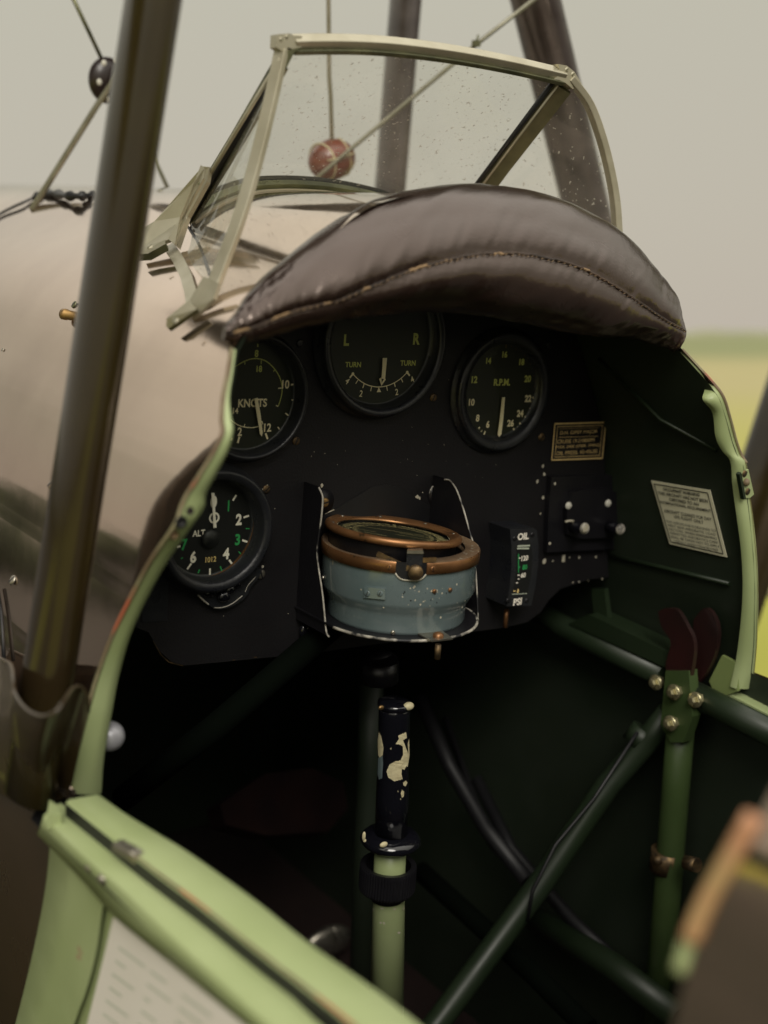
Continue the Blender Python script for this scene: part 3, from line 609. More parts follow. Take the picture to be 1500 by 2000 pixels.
b.tube([c + rt.inverted() @ (V(x, -.80 * math.sqrt(max(0, 1 - x * x)) , .10) * sz * 1.03) for x in (-.6, -.3, 0, .3, .6)], .0011, n=6)
b.build('lashing', 'cream', sp_)
yv = .50
wire([on(130, -30, 1, yv), on(200, 118, 1, yv)], .0022, mt='alloy_dark', label='olive wire running down to the dark disc spacer')
wire([on(292, 290, 1, yv), on(345, 405, 1, yv)], .0022, mt='alloy_dark', label='olive wire from the disc spacer to the deck')
E_ = surf(62, 410, -1)
wire([on(262, 90, 1, .46), on(228, 150, 1, .47), on(190, 205, 1, .50), E_], .0034, mt='rod', label='pale rod landing on the port deck')
c = on(209, 157, 1, yv - .0); sz = 44 * dist(c) / F
b = MB(); b.ball(c, sz, 0, n=32, sc3=(.86, .5, 1)); sp_ = b.build('wire_spacer', 'darkwood', ROOT, label='dark wooden disc spacer with white lashing holes')
b = MB()
for dx, dz in ((-.30, .66), (.32, .82), (-.52, -.16), (-.02, -.8), (.5, -.1)): b.ball(c + V(dx * sz, -.5 * sz * math.sqrt(max(.02, 1 - (dx / .86) ** 2 - dz * dz)), dz * sz), sz * .15, 0, n=12, sc3=(.85, .5, 1))
b.build('lashing', 'white_plastic', sp_)
# front cockpit edging far ahead on the deck
b = MB(); P0 = surf(0, 420, -1); P1 = surf(90, 384, -1); P2 = surf(186, 381, -1)
ed = resample([surf(-30, 440, -1, .004), surf(0, 418, -1, .004), surf(40, 398, -1, .006), on(90, 386, 1, P1.y) + V(0, 0, .004), on(140, 383, 1, P2.y), on(188, 382, 1, P2.y)], 60)
b.tube(ed, [.0016 if i < 30 else .0030 + .0028 * max(0, math.sin(i * 1.25)) for i in range(60)], n=8); b.build('coaming_lacing', 'rubber', ROOT, label='black scalloped edging of the front cockpit')

# ------------------------------------------------------------------ small fittings on the port skin
zs = zoomer(0, 500, 3.0)
def skin_screw(px, py, r_, m_='steel'):
    P = surf(px, py, -1, .001); b = MB(); screw(b, P, V(-.85, 0, .4), r_, 0, 1, .9); b.build('skin_screw', [m_, 'rubber'], FUS)
skin_screw(145, 595, .0032, 'alloy_dark'); skin_screw(101, 945, .0042, 'skin'); skin_screw(25, 1133, .0040, 'steel'); skin_screw(5, 683, .0015, 'steel')
skin_screw(157, 1363, .0045, 'white_plastic')
P = surf(158, 620, -1); tip = on(122, 613, 0, P.x - .008)
b = MB(); b.lathe(P + (tip - P) * .0, tip - P, [(.004, 0), (.004, (tip - P).length * .75), (.0046, (tip - P).length * .78), (.0046, (tip - P).length * .97), (.002, (tip - P).length), (.00001, (tip - P).length)], 0, n=16)
b.tube([P + V(0, 0, .0), P + V(0, 0, -.009)], .003, 1); b.build('brass_pin', ['brass', 'rubber'], FUS)
# strut fairing cuff
topc = [(-40, 1262), (0, 1286), (20, 1298), (26, 1325), (30, 1355), (50, 1384), (78, 1399), (104, 1394), (124, 1372), (140, 1347), (156, 1343), (170, 1362), (172, 1390)]
xt = [-.322, -.326, -.345, -.357, -.362, -.366, -.368, -.366, -.358, -.340, -.330, -.324, -.321]
botc = [(-40, 1520), (-10, 1545), (5, 1552), (18, 1560), (30, 1567), (42, 1575), (54, 1582), (66, 1590), (76, 1594), (92, 1578), (108, 1568), (122, 1560), (134, 1553)]
tt = resample([on(*p, 0, x) for p, x in zip(topc, xt)], 60); bt = resample([on(*p, 0, -.3225) for p in botc], 60)
rows = []
for k_ in range(14):
    v = k_ / 13; vv = v ** 1.3; rows.append([lerp(lerp(a, c, v), V(lerp(a.x, c.x, vv), lerp(a, c, v).y, lerp(a, c, v).z), .8) for a, c in zip(tt, bt)])
b = MB(); b.grid(rows, 0); b.tube(tt, .0014, 0, n=8); b.build('strut_fairing', 'skin_low', ROOT, label='curled metal cuff round the foot of the near strut')
b = MB(); b.tube([surf(-5, 1150, -1, .003), surf(3, 1200, -1, .003), surf(8, 1288, -1, .004)], .0016, n=6); b.build('skin_seam', 'rubber', FUS)

# ------------------------------------------------------------------ port sill and dropped door
def onz(p, z): return on(*p, 2, z)
in1 = [(196, 1550), (245, 1585), (310, 1625), (375, 1665), (500, 1755), (600, 1835), (750, 1940), (900, 2060), (1100, 2215)]
ou1 = [(128, 1563), (225, 1640), (280, 1685), (340, 1730), (400, 1775), (500, 1855), (600, 1932), (685, 2000), (900, 2180)]
zs_ = -.203
I1 = resample([onz(p, zs_) for p in in1], 40); O1 = resample([onz(p, zs_) for p in ou1], 40)
b = MB(); b.grid([[p + V(0, 0, -.03) for p in I1], [p + V(0, 0, -.0015) for p in I1], [p + V(-.002, 0, 0) for p in I1], [lerp(p, q, .9) for p, q in zip(I1, O1)], [q + V(0, 0, -.002) for q in O1]]); b.grid([[q + V(0, 0, -.002) for q in O1], [q + V(0, 0, -.03) for q in O1]], 1)
b.build('cockpit_sill', ['green_light', 'rubber'], ROOT, label='pale green sill on which the port door hinges')  # gap-side face black: shade of the hinge gap put into the colour
b = MB(); b.tube([lerp(p, q, .985) + V(0, 0, .0002) for p, q in zip(I1, O1)][8:], .0007, n=6); b.build('sill_edge', 'edge_rust', ROOT)
Al = [(118, 1568), (220, 1645), (285, 1698), (350, 1755), (425, 1815), (500, 1880), (625, 2000), (760, 2110)]
Bl = [(84, 1592), (170, 1675), (240, 1735), (295, 1788), (350, 1840), (440, 1922), (525, 2000), (660, 2120)]
zd = -.214
A3 = resample([onz(p, zd) for p in Al], 40); B3 = resample([onz(p, zd) for p in Bl], 40)
xb = sum(p.x for p in B3) / len(B3)
Cl = [(73, 1630), (100, 1657), (160, 1720), (220, 1787), (285, 1840), (350, 1895), (475, 2000), (600, 2105)]
C3 = resample([on(*p, 0, q.x) for p, q in zip(Cl, [B3[0], B3[5], B3[11], B3[17], B3[22], B3[28], B3[34], B3[39]])], 40)
D = bpy.data.objects.new('cockpit_door', None)
b = MB(); b.grid([[p + V(.0, 0, -.02) for p in A3], A3], 1); b.grid([A3, [lerp(p, q, .93) for p, q in zip(A3, B3)], [q + V(0, 0, -.0025) for q in B3], C3, [p + V(.012, 0, 0) for p in C3]])
b.face([A3[0], B3[0], C3[0], A3[0] + V(0, 0, -.02)])
DOOR = b.build('cockpit_door', ['green_light', 'rubber'], ROOT, label='dropped port cockpit door with a cream paper notice inside')  # hinge-side face black too, painted for the gap's shade
# door body : rib + panel + paper on plane a little inboard
xp = xb + .006
rib_o = [(70, 1625), (97, 1655), (90, 1725), (75, 1810), (55, 1900), (30, 2000), (0, 2120)]
rib_i = [(150, 1700), (205, 1740), (197, 1800), (188, 1860), (170, 1930), (145, 2000), (110, 2120)]
R1 = resample([on(*p, 0, xp - .002) for p in rib_o[1:]], 20); R2 = resample([on(*p, 0, xp) for p in rib_i[1:]], 20)
b = MB(); b.grid([[p + V(.012, 0, 0) for p in R1], R1, [lerp(p, q, .5) + V(-.0015, 0, 0) for p, q in zip(R1, R2)], R2]); b.build('door_rib', 'green_light', DOOR)
b = MB(); P_ = [on(*p, 0, xp + .004) for p in [(120, 1700), (240, 1760), (620, 2100), (620, 2300), (60, 2300), (70, 2100), (112, 1800)]]
for p in P_: p.z = min(p.z, -.226)
b.prism(P_, V(.003, 0, 0)); b.build('door_panel', 'green_light', DOOR)
b = MB(); b.tube([p + V(.002, 0, 0) for p in R1], .0016, n=6); b.build('door_edge', 'edge_rust', DOOR)
b = MB(); b.prism([on(*p, 0, xp + .001) for p in [(221, 1792), (490, 2012), (620, 2140), (130, 2140), (170, 2000), (203, 1868)]], V(.0006, 0, 0), 0)
for k_ in range(9):
    for sg in range(2):
        p0 = (225 - k_ * 6 + 0 * sg, 1842 + k_ * 26); ang = 36
        for seg_ in range(3):
            a_ = (p0[0] + seg_ * 62 + 6, p0[1] + seg_ * 46 + 6); L_ = random.choice((14, 22, 30, 44, 54, 56)) + random.uniform(-3, 3); c_ = (a_[0] + L_, a_[1] + L_ * .74)
            if sg: continue
            P_, Q_ = on(*a_, 0, xp + .0004), on(*c_, 0, xp + .0004)
            b.face([P_, Q_, Q_ + V(0, 0, -.0014), P_ + V(0, 0, -.0014)], 1)
b.build('paper_notice', ['paper', 'ink_pale'], DOOR, label='blurred white sheet of printed lines on the door')
for p in ((186, 1694), (211, 1716)):
    b = MB(); q = on(*p, 0, xb - .001); b.lathe(q, V(-1, 0, .3), [(.0036, 0), (.0036, .004), (.002, .006), (.0001, .0062)], n=16); b.build('door_bolt', 'steel', DOOR)
b = MB(); b.bar([onz((228, 1650), -.204), onz((262, 1668), -.204), onz((274, 1678), -.206)], .008, .006, V(0, 0, 1)); b.build('door_hinge', 'steel', DOOR, bevel=.001)
b = MB(); b.prism([onz(p, -.207) for p in [(96, 1562), (112, 1572), (120, 1590), (92, 1590)]], V(0, 0, -.01)); b.build('door_tab', 'green_light', DOOR)
b = MB(); b.face([onz(p, -.225) for p in [(90, 1540), (60, 1600), (700, 2200), (1000, 2200), (200, 1560)]]); b.build('hinge_gap_shade', 'rubber', ROOT)  # black sheet painted for the shade inside the hinge gap
# knob of the throttle box behind the port rim
c = on(214, 1438, 0, -.285); b = MB(); b.ball(c, .0105, 0, n=24); b.tube([c, c + V(-.02, .03, -.03)], .004, 0); b.build('throttle_knob', 'knob_grey', ROOT)

# rear deck (aft of the opening) close to the camera, lower right
re = [(1590, 1390), (1545, 1480), (1500, 1570), (1450, 1660), (1400, 1750), (1368, 1820), (1345, 1890), (1325, 1960), (1312, 2030), (1300, 2120)]
RE = []
for i, p in enumerate(re): RE.append(surf(*p, -1))
RE = sorted(RE, key=lambda p: -p.z)
def re_y(z):
    if z >= RE[0].z: return lerp(RE[0].y, -.69, min(1, (z - RE[0].z) / (.2 - RE[0].z)))
    for a, c_ in zip(RE, RE[1:]):
        if a.z >= z >= c_.z: return lerp(a.y, c_.y, (a.z - z) / max(1e-9, a.z - c_.z))
    return RE[-1].y
zr = [z for z in zl if z > ZD]
yb = [0, -.02, -.06, -.12, -.25, -.5, -1, -1.8]
rows = [[section_row(z, -1, re_y(z) + y) for y in yb] for z in zr[::-1]] + [[section_row(z, 1, re_y(z) + y) for y in yb] for z in zr[1:]]
b = MB(); b.grid(rows, 0); b.grid([[p - V(math.copysign(.004, p.x) if abs(p.x) > .03 else p.x * .1, 0, .004 if p.z > .1 else .001) for p in r] for r in rows], 1)
b.build('rear_deck', ['skin', 'green_inner'], ROOT, label='maroon skin behind the cockpit opening closest to the camera')
R_ = resample(RE, 40); b = MB(); b.tube([p + V(-.001, .002, 0) for p in R_[10:24]], .0034, n=8); b.build('rear_rim', 'edge_red', ROOT)
b = MB(); b.tube([p + V(0, .003, 0) for p in R_[23:28]], .003, n=8); b.build('rear_rim', 'green_light', ROOT)

# ------------------------------------------------------------------ starboard interior
W = .296
b = MB()
# ledge box and longeron
def tubepx(pts, X, r_, name, mt='green_dark', label=None, n=16, parent=ROOT):
    P = [on(*p, 0, x) for p, x in zip(pts, X if isinstance(X, list) else [X] * len(pts))]
    return MB().tube(P, r_, n=n).build(name, mt, parent, label=label)
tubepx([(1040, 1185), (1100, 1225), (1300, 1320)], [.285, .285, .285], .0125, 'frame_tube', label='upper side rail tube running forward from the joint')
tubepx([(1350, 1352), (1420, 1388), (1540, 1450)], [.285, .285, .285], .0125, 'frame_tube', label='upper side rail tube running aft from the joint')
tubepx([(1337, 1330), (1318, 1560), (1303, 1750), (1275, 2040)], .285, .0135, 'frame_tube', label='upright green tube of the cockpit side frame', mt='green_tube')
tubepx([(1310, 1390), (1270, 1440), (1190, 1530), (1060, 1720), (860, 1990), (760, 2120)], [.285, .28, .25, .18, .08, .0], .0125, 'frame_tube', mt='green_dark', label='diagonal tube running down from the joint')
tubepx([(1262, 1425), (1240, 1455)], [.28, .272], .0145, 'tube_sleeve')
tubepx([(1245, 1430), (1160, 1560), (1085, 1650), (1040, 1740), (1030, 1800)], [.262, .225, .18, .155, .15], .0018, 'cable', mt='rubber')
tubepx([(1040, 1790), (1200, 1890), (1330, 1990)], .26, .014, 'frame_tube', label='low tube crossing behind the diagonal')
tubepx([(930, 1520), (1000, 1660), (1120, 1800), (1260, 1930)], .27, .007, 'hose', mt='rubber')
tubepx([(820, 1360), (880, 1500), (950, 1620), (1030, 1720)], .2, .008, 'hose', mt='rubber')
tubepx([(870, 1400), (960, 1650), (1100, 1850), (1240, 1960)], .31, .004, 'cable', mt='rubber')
# ledge
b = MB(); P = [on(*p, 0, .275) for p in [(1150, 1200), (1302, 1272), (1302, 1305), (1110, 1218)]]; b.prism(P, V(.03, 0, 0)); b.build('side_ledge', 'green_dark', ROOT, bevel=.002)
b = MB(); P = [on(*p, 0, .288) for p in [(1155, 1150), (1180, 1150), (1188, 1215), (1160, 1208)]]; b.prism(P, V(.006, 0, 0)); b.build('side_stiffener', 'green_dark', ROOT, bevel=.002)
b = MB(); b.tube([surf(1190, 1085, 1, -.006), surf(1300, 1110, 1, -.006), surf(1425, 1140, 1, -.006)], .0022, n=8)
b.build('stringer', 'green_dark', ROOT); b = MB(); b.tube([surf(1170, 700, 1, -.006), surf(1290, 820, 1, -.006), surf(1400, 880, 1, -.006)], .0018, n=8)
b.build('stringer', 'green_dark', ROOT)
b = MB(); b.prism([on(*p, 0, .297) for p in [(1410, 1280), (1445, 1298), (1440, 1350), (1400, 1365), (1385, 1330)]], V(.004, 0, 0)); b.build('gusset_plate', 'green', ROOT)
# maroon hooked lugs and joint
for pts, X, lab in (([(1285, 1195), (1300, 1188), (1322, 1192), (1340, 1220), (1355, 1255), (1352, 1300), (1340, 1345), (1312, 1345), (1300, 1300), (1310, 1255), (1292, 1225)], .270, 'maroon hooked lug nearer the camera'),
                    ([(1355, 1210), (1375, 1188), (1392, 1200), (1402, 1235), (1395, 1280), (1375, 1320), (1350, 1345), (1345, 1300), (1350, 1260)], .290, 'maroon hooked lug against the side wall')):
    b = MB(); P = resample([on(*p, 0, X) for p in pts + pts[:1]], 48)[:-1]; b.prism(P, V(.005, 0, 0)); b.build('strap_lug', 'maroon', ROOT, label=lab, bevel=.0012)
b = MB(); b.prism([on(*p, 0, .268) for p in [(1300, 1310), (1345, 1310), (1352, 1400), (1335, 1450), (1310, 1450), (1290, 1415)]], V(.012, 0, 0)); b.build('joint_plate', 'green_tube', ROOT, bevel=.003)
for p, X in (((1280, 1333), .270), ((1315, 1352), .262), ((1357, 1367), .268), ((1308, 1413), .262)):
    c = on(*p, 0, X); b = MB(); b.lathe(c, V(-1, 0, 0), [(.0065, -.006), (.0065, .001), (.0058, .0015), (.0046, .0016), (.0046, .005), (.003, .006), (.0001, .0062)], 0, n=6, smooth=False)
    b.lathe(c, V(-1, 0, 0), [(.0075, -.001), (.0075, .0006), (.006, .0008)], 0, n=20); b.build('joint_bolt', 'nickel', ROOT)
b = MB(); A_ = on(1305, 1660, 0, .285); B_ = on(1300, 1700, 0, .285); b.tube([A_, B_], .0165); b.tube([on(1340, 1685, 0, .272), on(1362, 1690, 0, .272)], .007, n=12); b.ball(on(1285, 1680, 0, .27), .005); b.build('tube_clamp', 'brass_dull', ROOT)
b = MB(); b.bar([surf(1436, 1352, 1, -.004) + V(0, 0, 0), surf(1530, 1400, 1, -.004)], .03, .006, V(0, 0, 1)); b.build('cockpit_sill', 'green_light', ROOT, label='pale green sill on the far starboard side', bevel=.001)
b = MB(); b.bar([surf(1462, 1338, 1, .006), surf(1560, 1385, 1, .006)], .02, .003, V(0, 0, 1)); b.build('sill_cap', 'white_plastic', ROOT)
# port interior, dim tubes, pedals, seat back
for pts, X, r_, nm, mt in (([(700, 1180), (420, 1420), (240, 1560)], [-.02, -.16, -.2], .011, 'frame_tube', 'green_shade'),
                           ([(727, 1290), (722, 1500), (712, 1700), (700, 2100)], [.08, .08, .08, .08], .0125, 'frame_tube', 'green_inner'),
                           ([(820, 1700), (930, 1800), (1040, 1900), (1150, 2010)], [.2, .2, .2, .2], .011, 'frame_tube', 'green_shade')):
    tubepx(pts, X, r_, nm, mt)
b = MB(); b.prism([on(*p, 1, .25) for p in [(430, 1570), (520, 1510), (610, 1500), (672, 1530), (680, 1580), (640, 1625), (520, 1632), (440, 1610)]], V(.0, .03, -.02)); b.build('heel_pad', 'heel_red', ROOT, bevel=.008)
b = MB(); c = on(640, 1840, 1, .3); b.ball(c, .022, sc3=(1.6, .5, 1)); b.tube([on(650, 1810, 1, .28), on(665, 1835, 1, .28), on(655, 1860, 1, .28)], .003); b.build('rudder_pedal', 'steel', ROOT)

# ------------------------------------------------------------------ instrument panel
YP = 0.0
b = MB()
pl = [(150, 1030), (250, 620), (470, 540), (900, 470), (1120, 600), (1150, 665), (1185, 790), (1215, 880), (1245, 1000), (1268, 1110), (1262, 1120), (1150, 1132), (1095, 1150), (1072, 1172), (1056, 1196), (1030, 1215), (985, 1226), (780, 1252), (600, 1277), (362, 1300), (335, 1293), (310, 1270), (290, 1235), (200, 1200)]
P_ = [on(*p, 1, YP) for p in pl]; P_ = [lerp(P_[i], P_[(i + 1) % len(P_)], k / 8) for i in range(len(P_)) for k in range(8)]
for p in P_:
    p.z = min(p.z, .186); h_ = halfx(p.z) - .008; p.x = max(-h_, min(h_, p.x))
b.prism(P_, V(0, .003, 0), 0)
PANEL = b.build('instrument_panel', 'panel', ROOT, label='black painted instrument panel with worn specks')
b = MB()
for a_, c_ in (((z5(185, 1320)), z5(240, 1420)), (z5(240, 1420), z5(300, 1475)), (z5(300, 1475), z5(405, 1503)), (z5(920, 1438), z5(945, 1438)), (z5(765, 1460), z5(785, 1458)), (z5(1205, 1405), z5(1222, 1405))):
    seg(b, a_, c_, 1.3, YP - .0006)
into(b, PANEL, 'brass_dull')
b = MB(); random.seed(9)
def blob(mb, p, rpx, yv, mi=0, n=9, asp=1.0):
    c = on(*p, 1, yv); r_ = rpx * dist(c) / F; mb.face([c + V(math.cos(2 * math.pi * i / n) * r_ * random.uniform(.65, 1.2), 0, math.sin(2 * math.pi * i / n) * r_ * asp * random.uniform(.7, 1.2)) for i in range(n)], mi)
for i in range(42):
    blob(b, (random.uniform(560, 960), random.uniform(830, 935)) if i % 2 else (random.uniform(430, 1200), random.uniform(640, 1230)), random.uniform(.4, 1.1), YP - .0006, n=6)
for p in (z4(683, 1060), z4(692, 1112), z4(684, 1270), z4(647, 1162), z6(182, 180)): blob(b, p, 3.4, YP - .0007, asp=1.2)
into(b, PANEL, 'chip_white')
# grille strip lower left of the altimeter
b = MB()
for k_ in range(20):
    y_ = 760 + k_ * 21; seg(b, z5(120, y_ + 8), z5(297 - k_ * .6, y_), 2.2, YP - .0012)
b.prism([on(*z5(x, y), 1, YP) for x, y in ((100, 740), (300, 740), (285, 1170), (100, 1180))], V(0, -.0008, 0)); b.build('vent_grille', 'bezel', PANEL)

def gauge(name, label, cpx, rr, dialm, prot=.014, rin=.0055, ring=.004):
    """round instrument: bezel ring (the part), dial and glass; returns (part, centre at dial)"""
    c = on(*cpx, 1, YP - prot); c = V(c.x, YP, c.z); ax = V(0, -1, 0)
    b = MB(); b.lathe(c, ax, [(rr + .0035, .0002), (rr + .003, .003), (rr, .004), (rr, prot - .003), (rr - .0015, prot - .0006), (rr - .003, prot), (rr - rin + .0012, prot - .0012), (rr - rin, prot - .003), (rr - rin - .001, .0016), (rr - rin - .003, .0012)], 0, n=96)
    g = b.build(name, 'bezel', ROOT, label=label)
    MB().disc(c + V(0, -.0011, 0), ax, rr - rin - .0005, n=96).build('dial', dialm, g)
    MB().disc(c + V(0, -prot + .004, 0), ax, rr - rin, n=96).build('dial_glass', 'dial_glass', g)
    return g, c
YD = YP - .0014; YN = YP - .0035
def gscrew(parent, p, r_=.0035, ang=.7, mt='brass_dull'):
    b = MB(); screw(b, on(*p, 1, YP - .0002), V(0, -1, 0), r_, 0, 1, ang); b.build('screw', [mt, 'rubber'], parent)
# airspeed indicator
g, c = gauge('airspeed_indicator', 'airspeed dial marked KNOTS at the upper left of the panel', (498, 777), .0505, 'dial')
b = MB()
for t_, p, h_, mi in (('KNOTS', z3(240, 675), 16.5, 1), ('10', z3(450, 557), 17, 1), ('12', z3(335, 832), 16.5, 1), ('2', z3(157, 858), 17, 1), ('14', z3(131, 725), 12, 1), ('8', z3(265, 360), 14, 0), ('18', z3(282, 458), 12.5, 0)):
    ptext(b, t_, p, h_, YD, mi, off=.012)
for p, q, wd in (((483, 560), (512, 553), 3), ((487, 655), (505, 657), 2), ((448, 740), (468, 755), 2.5), ((400, 828), (410, 843), 2.5), ((322, 868), (335, 905), 4), ((155, 890), (145, 930), 4), ((110, 897), (104, 915), 3), ((402, 582), (427, 580), 2), ((388, 690), (402, 697), 2), ((190, 808), (186, 826), 1.6), ((298, 790), (305, 810), 2)):
    seg(b, z3(*p), z3(*q), wd, YD, 1)
for p, q, wd in (((272, 300), (272, 318), 2.5), ((478, 459), (492, 448), 2), ((190, 413), (190, 430), 1.5), ((295, 403), (294, 428), 1.5), ((372, 475), (383, 460), 1.5)):
    seg(b, z3(*p), z3(*q), wd, YD, 0)
def arc(mb, pts, wpx, yv, mi):
    P = resample([V(*on(*z3(*p), 1, yv)) for p in pts], 40)
    for a_, c_ in zip(P, P[1:]):
        t = (c_ - a_).normalized(); n_ = V(t.z, 0, -t.x) * wpx * .5 / F; mb.face([a_ - n_, c_ - n_, c_ + n_, a_ + n_], mi)
arc(b, [(130, 445), (190, 408), (262, 392), (330, 412), (388, 470), (420, 535), (427, 600), (415, 660), (402, 696)], 1.5, YD, 0)
arc(b, [(100, 780), (140, 812), (185, 828), (235, 832), (275, 825), (300, 812)], 1.7, YD, 1)
b.build('dial_markings', ['lume_green_shaded', 'lume'], g)
b = MB(); P = [on(*z3(x, y), 1, YN) for x, y in ((251, 648), (272, 642), (290, 745), (304, 866), (298, 888), (287, 872))]; b.prism(P, V(0, .0006, 0)); b.build('needle', 'lume', g)
gscrew(g, (578, 861), ang=1.1); gscrew(g, z3(540, 295), mt='bezel')
# turn indicator
g, c = gauge('turn_indicator', 'turn dial marked L and R at the top centre of the panel', (759, 670), .0625, 'dial', rin=.0075)
b = MB()
for t_, p, h_, r_ in (('L', (838, 275), 22.5, 0), ('R', (1284, 267), 22.5, 0)): ptext(b, t_, z3(*p), h_, YD, 2, sx=.72, off=.03)
for p in ((880, 431), (1229, 421)): ptext(b, 'TURN', z3(*p), 10.5, YD, 2, sx=.82, off=.01)
for t_, p, r_ in (('2', (930, 615), -8), ('2', (1157, 605), 8), ('4', (1256, 526), 30), ('4', (843, 535), -35)): ptext(b, t_, z3(*p), 12.5, YD, 1, off=0, rot=r_)
for p, q, wd in (((878, 490), (858, 515), 3.5), ((910, 530), (896, 552), 1.8), ((950, 553), (941, 580), 2.2), ((997, 572), (991, 600), 1.8), ((1092, 565), (1098, 597), 1.8), ((1141, 545), (1148, 572), 2.2), ((1185, 517), (1196, 543), 1.8), ((1224, 480), (1240, 502), 3.5)):
    seg(b, z3(*p), z3(*q), wd, YD, 1)
arc(b, [(878, 490), (915, 527), (965, 558), (1020, 572), (1070, 571), (1125, 555), (1180, 522), (1224, 480)], 1.8, YD, 1)
for p in ((878, 490), (1224, 480)): b.disc(on(*z3(*p), 1, YD - .0002), V(0, -1, 0), .0014, 1, n=16)
poly(b, [z3(1043, 574), z3(1058, 606), z3(1030, 607)], YD, 1)
b.build('dial_markings', ['lume_green_shaded', 'lume', 'lume_green_shaded'], g)
b = MB(); b.prism([on(*z3(x, y), 1, YN) for x, y in ((1070, 389), (1096, 389), (1084, 516), (1062, 516))], V(0, .0006, 0), 0)
b.prism([on(*z3(x, y), 1, YN) for x, y in ((1064, 512), (1082, 512), (1087, 527), (1061, 565), (1046, 521))], V(0, .0006, 0), 0)
b.face([on(*z3(x, y), 1, YN - .0003) for x, y in ((1060, 520), (1076, 523), (1062, 545))], 1)
b.build('needle', ['lume', 'dial'], g)
gscrew(g, (665.5, 781.5), .0037, -.6, 'steel'); gscrew(g, (846, 776), .0037, 1.2)
# tachometer
g, c = gauge('tachometer', 'rev counter marked R.P.M. at the upper right of the panel', (989, 766), .0545, 'dial', prot=.010, rin=.0100)
b = MB()
for t_, p, h_, mi in (('14', (322, 357), 12, 0), ('16', (430, 315), 12.5, 0), ('18', (543, 365), 12.5, 0), ('20', (582, 477), 13.5, 0), ('22', (585, 608), 13.5, 1), ('24', (532, 707), 13.5, 1), ('26', (468, 772), 14, 1), ('6', (317, 780), 14, 1), ('8', (249, 738), 14, 1), ('10', (209, 633), 14, 1), ('12', (228, 482), 14, 0), ('R.P.M.', (411, 500), 13.5, 0)):
    ptext(b, t_, z4(*p), h_, YD, mi, sx=.8, off=.025)
for p, q, wd in (((290, 850), (299, 825), 3), ((270, 830), (278, 820), 2), ((254, 808), (264, 799), 3), ((486, 805), (496, 830), 3.2), ((513, 796), (520, 808), 2), ((527, 769), (541, 789), 3), ((549, 762), (560, 772), 2), ((562, 728), (578, 740), 3), ((585, 700), (597, 706), 2), ((596, 672), (611, 682), 3), ((613, 635), (625, 640), 2), ((614, 600), (634, 608), 3)):
    seg(b, z4(*p), z4(*q), wd, YD, 1)
for p, q, wd in (((628, 560), (640, 562), 2), ((625, 528), (647, 528), 2.5), ((628, 490), (641, 488), 1.5), ((618, 456), (638, 452), 2.5), ((612, 408), (624, 402), 1.5), ((597, 382), (611, 372), 2.5), ((582, 345), (591, 337), 1.5), ((558, 327), (571, 310), 2.5), ((535, 295), (541, 286), 1.5), ((502, 287), (509, 265), 2.5), ((470, 264), (475, 254), 1.5), ((438, 272), (438, 248), 2.5)):
    seg(b, z4(*p), z4(*q), wd, YD, 2)
b.build('dial_markings', ['lume_green_shaded', 'lume', 'brass_dull'], g)  # upper figures and ticks duller: pad shadow put into their colours
b = MB(); b.prism([on(*z4(x, y), 1, YN) for x, y in ((413, 601), (431, 600), (420, 740), (407, 845), (393, 863), (384, 850), (398, 740))], V(0, .0006, 0)); b.build('needle', 'lume', g)
gscrew(g, z4(202, 897), .0042, 1.3, 'steel'); gscrew(g, z4(672, 865), .0038); gscrew(g, z4(250, 262), .0036, 0, 'bezel'); gscrew(g, z4(725, 250), .0036, 0, 'bezel')
b = MB(); blob(b, z4(186, 826), 3.5, YP - .0007); into(b, g, 'chip_white')
# altimeter
g, c = gauge('altimeter', 'black altimeter dial marked ALT at the lower left of the panel', (428, 1040), .0495, 'dial_black', prot=.018, rin=.0085)
b = MB()
W_, G_, Y_ = 0, 1, 2
for t_, p, h_, mi, o_ in (('2', (812, 430), 23, 0, .03), ('4', (719, 680), 23, 0, .03), ('6', (478, 705), 24, 0, .03), ('0', (628, 300), 25, 0, .02), ('1', (737, 330), 22, 1, .0), ('3', (803, 577), 23, 1, .02), ('7', (413, 614), 23, 1, .02), ('ALT', (519, 530), 13, 0, .01), ('1012', (607, 722), 11, 2, .0)):
    ptext(b, t_, z5(*p), h_, YD, mi, sx=.72, off=o_)
for p, q, wd, mi in (((794, 250), (768, 292), 4, 0), ((846, 415), (887, 402), 4, 0), ((862, 497), (890, 497), 2, 1), ((836, 581), (874, 594), 4, 0), ((810, 664), (830, 688), 2, 1), ((741, 726), (767, 762), 4, 0), ((676, 773), (688, 808), 3, 1), ((600, 788), (600, 836), 4, 0), ((524, 797), (513, 824), 3, 1), ((464, 752), (434, 794), 4, 0), ((403, 709), (388, 718), 2, 1), ((360, 633), (384, 624), 4, 0), ((565, 757), (660, 750), 1.2, 3), ((755, 795), (768, 784), 1.5, 0), ((560, 655), (650, 655), 1, 3)):
    seg(b, z5(*p), z5(*q), wd, YD, mi)
cc = on(*z5(632, 418), 1, YD); rk = 11.5 * dist(cc) / F
for j in range(40):
    a0, a1 = 2 * math.pi * j / 40, 2 * math.pi * (j + 1) / 40
    b.face([cc + V(math.cos(a) * r_, 0, math.sin(a) * r_) for a, r_ in ((a0, rk), (a1, rk), (a1, rk * .66), (a0, rk * .66))], 0)
b.build('dial_markings', ['white_mark', 'green_mark', 'yellow_mark', 'bezel'], g)
b = MB(); b.prism([on(*z5(x, y), 1, YN) for x, y in ((612, 236), (634, 236), (640, 380), (649, 490), (627, 492), (622, 380))], V(0, .0006, 0)); b.build('needle', 'white_mark', g)
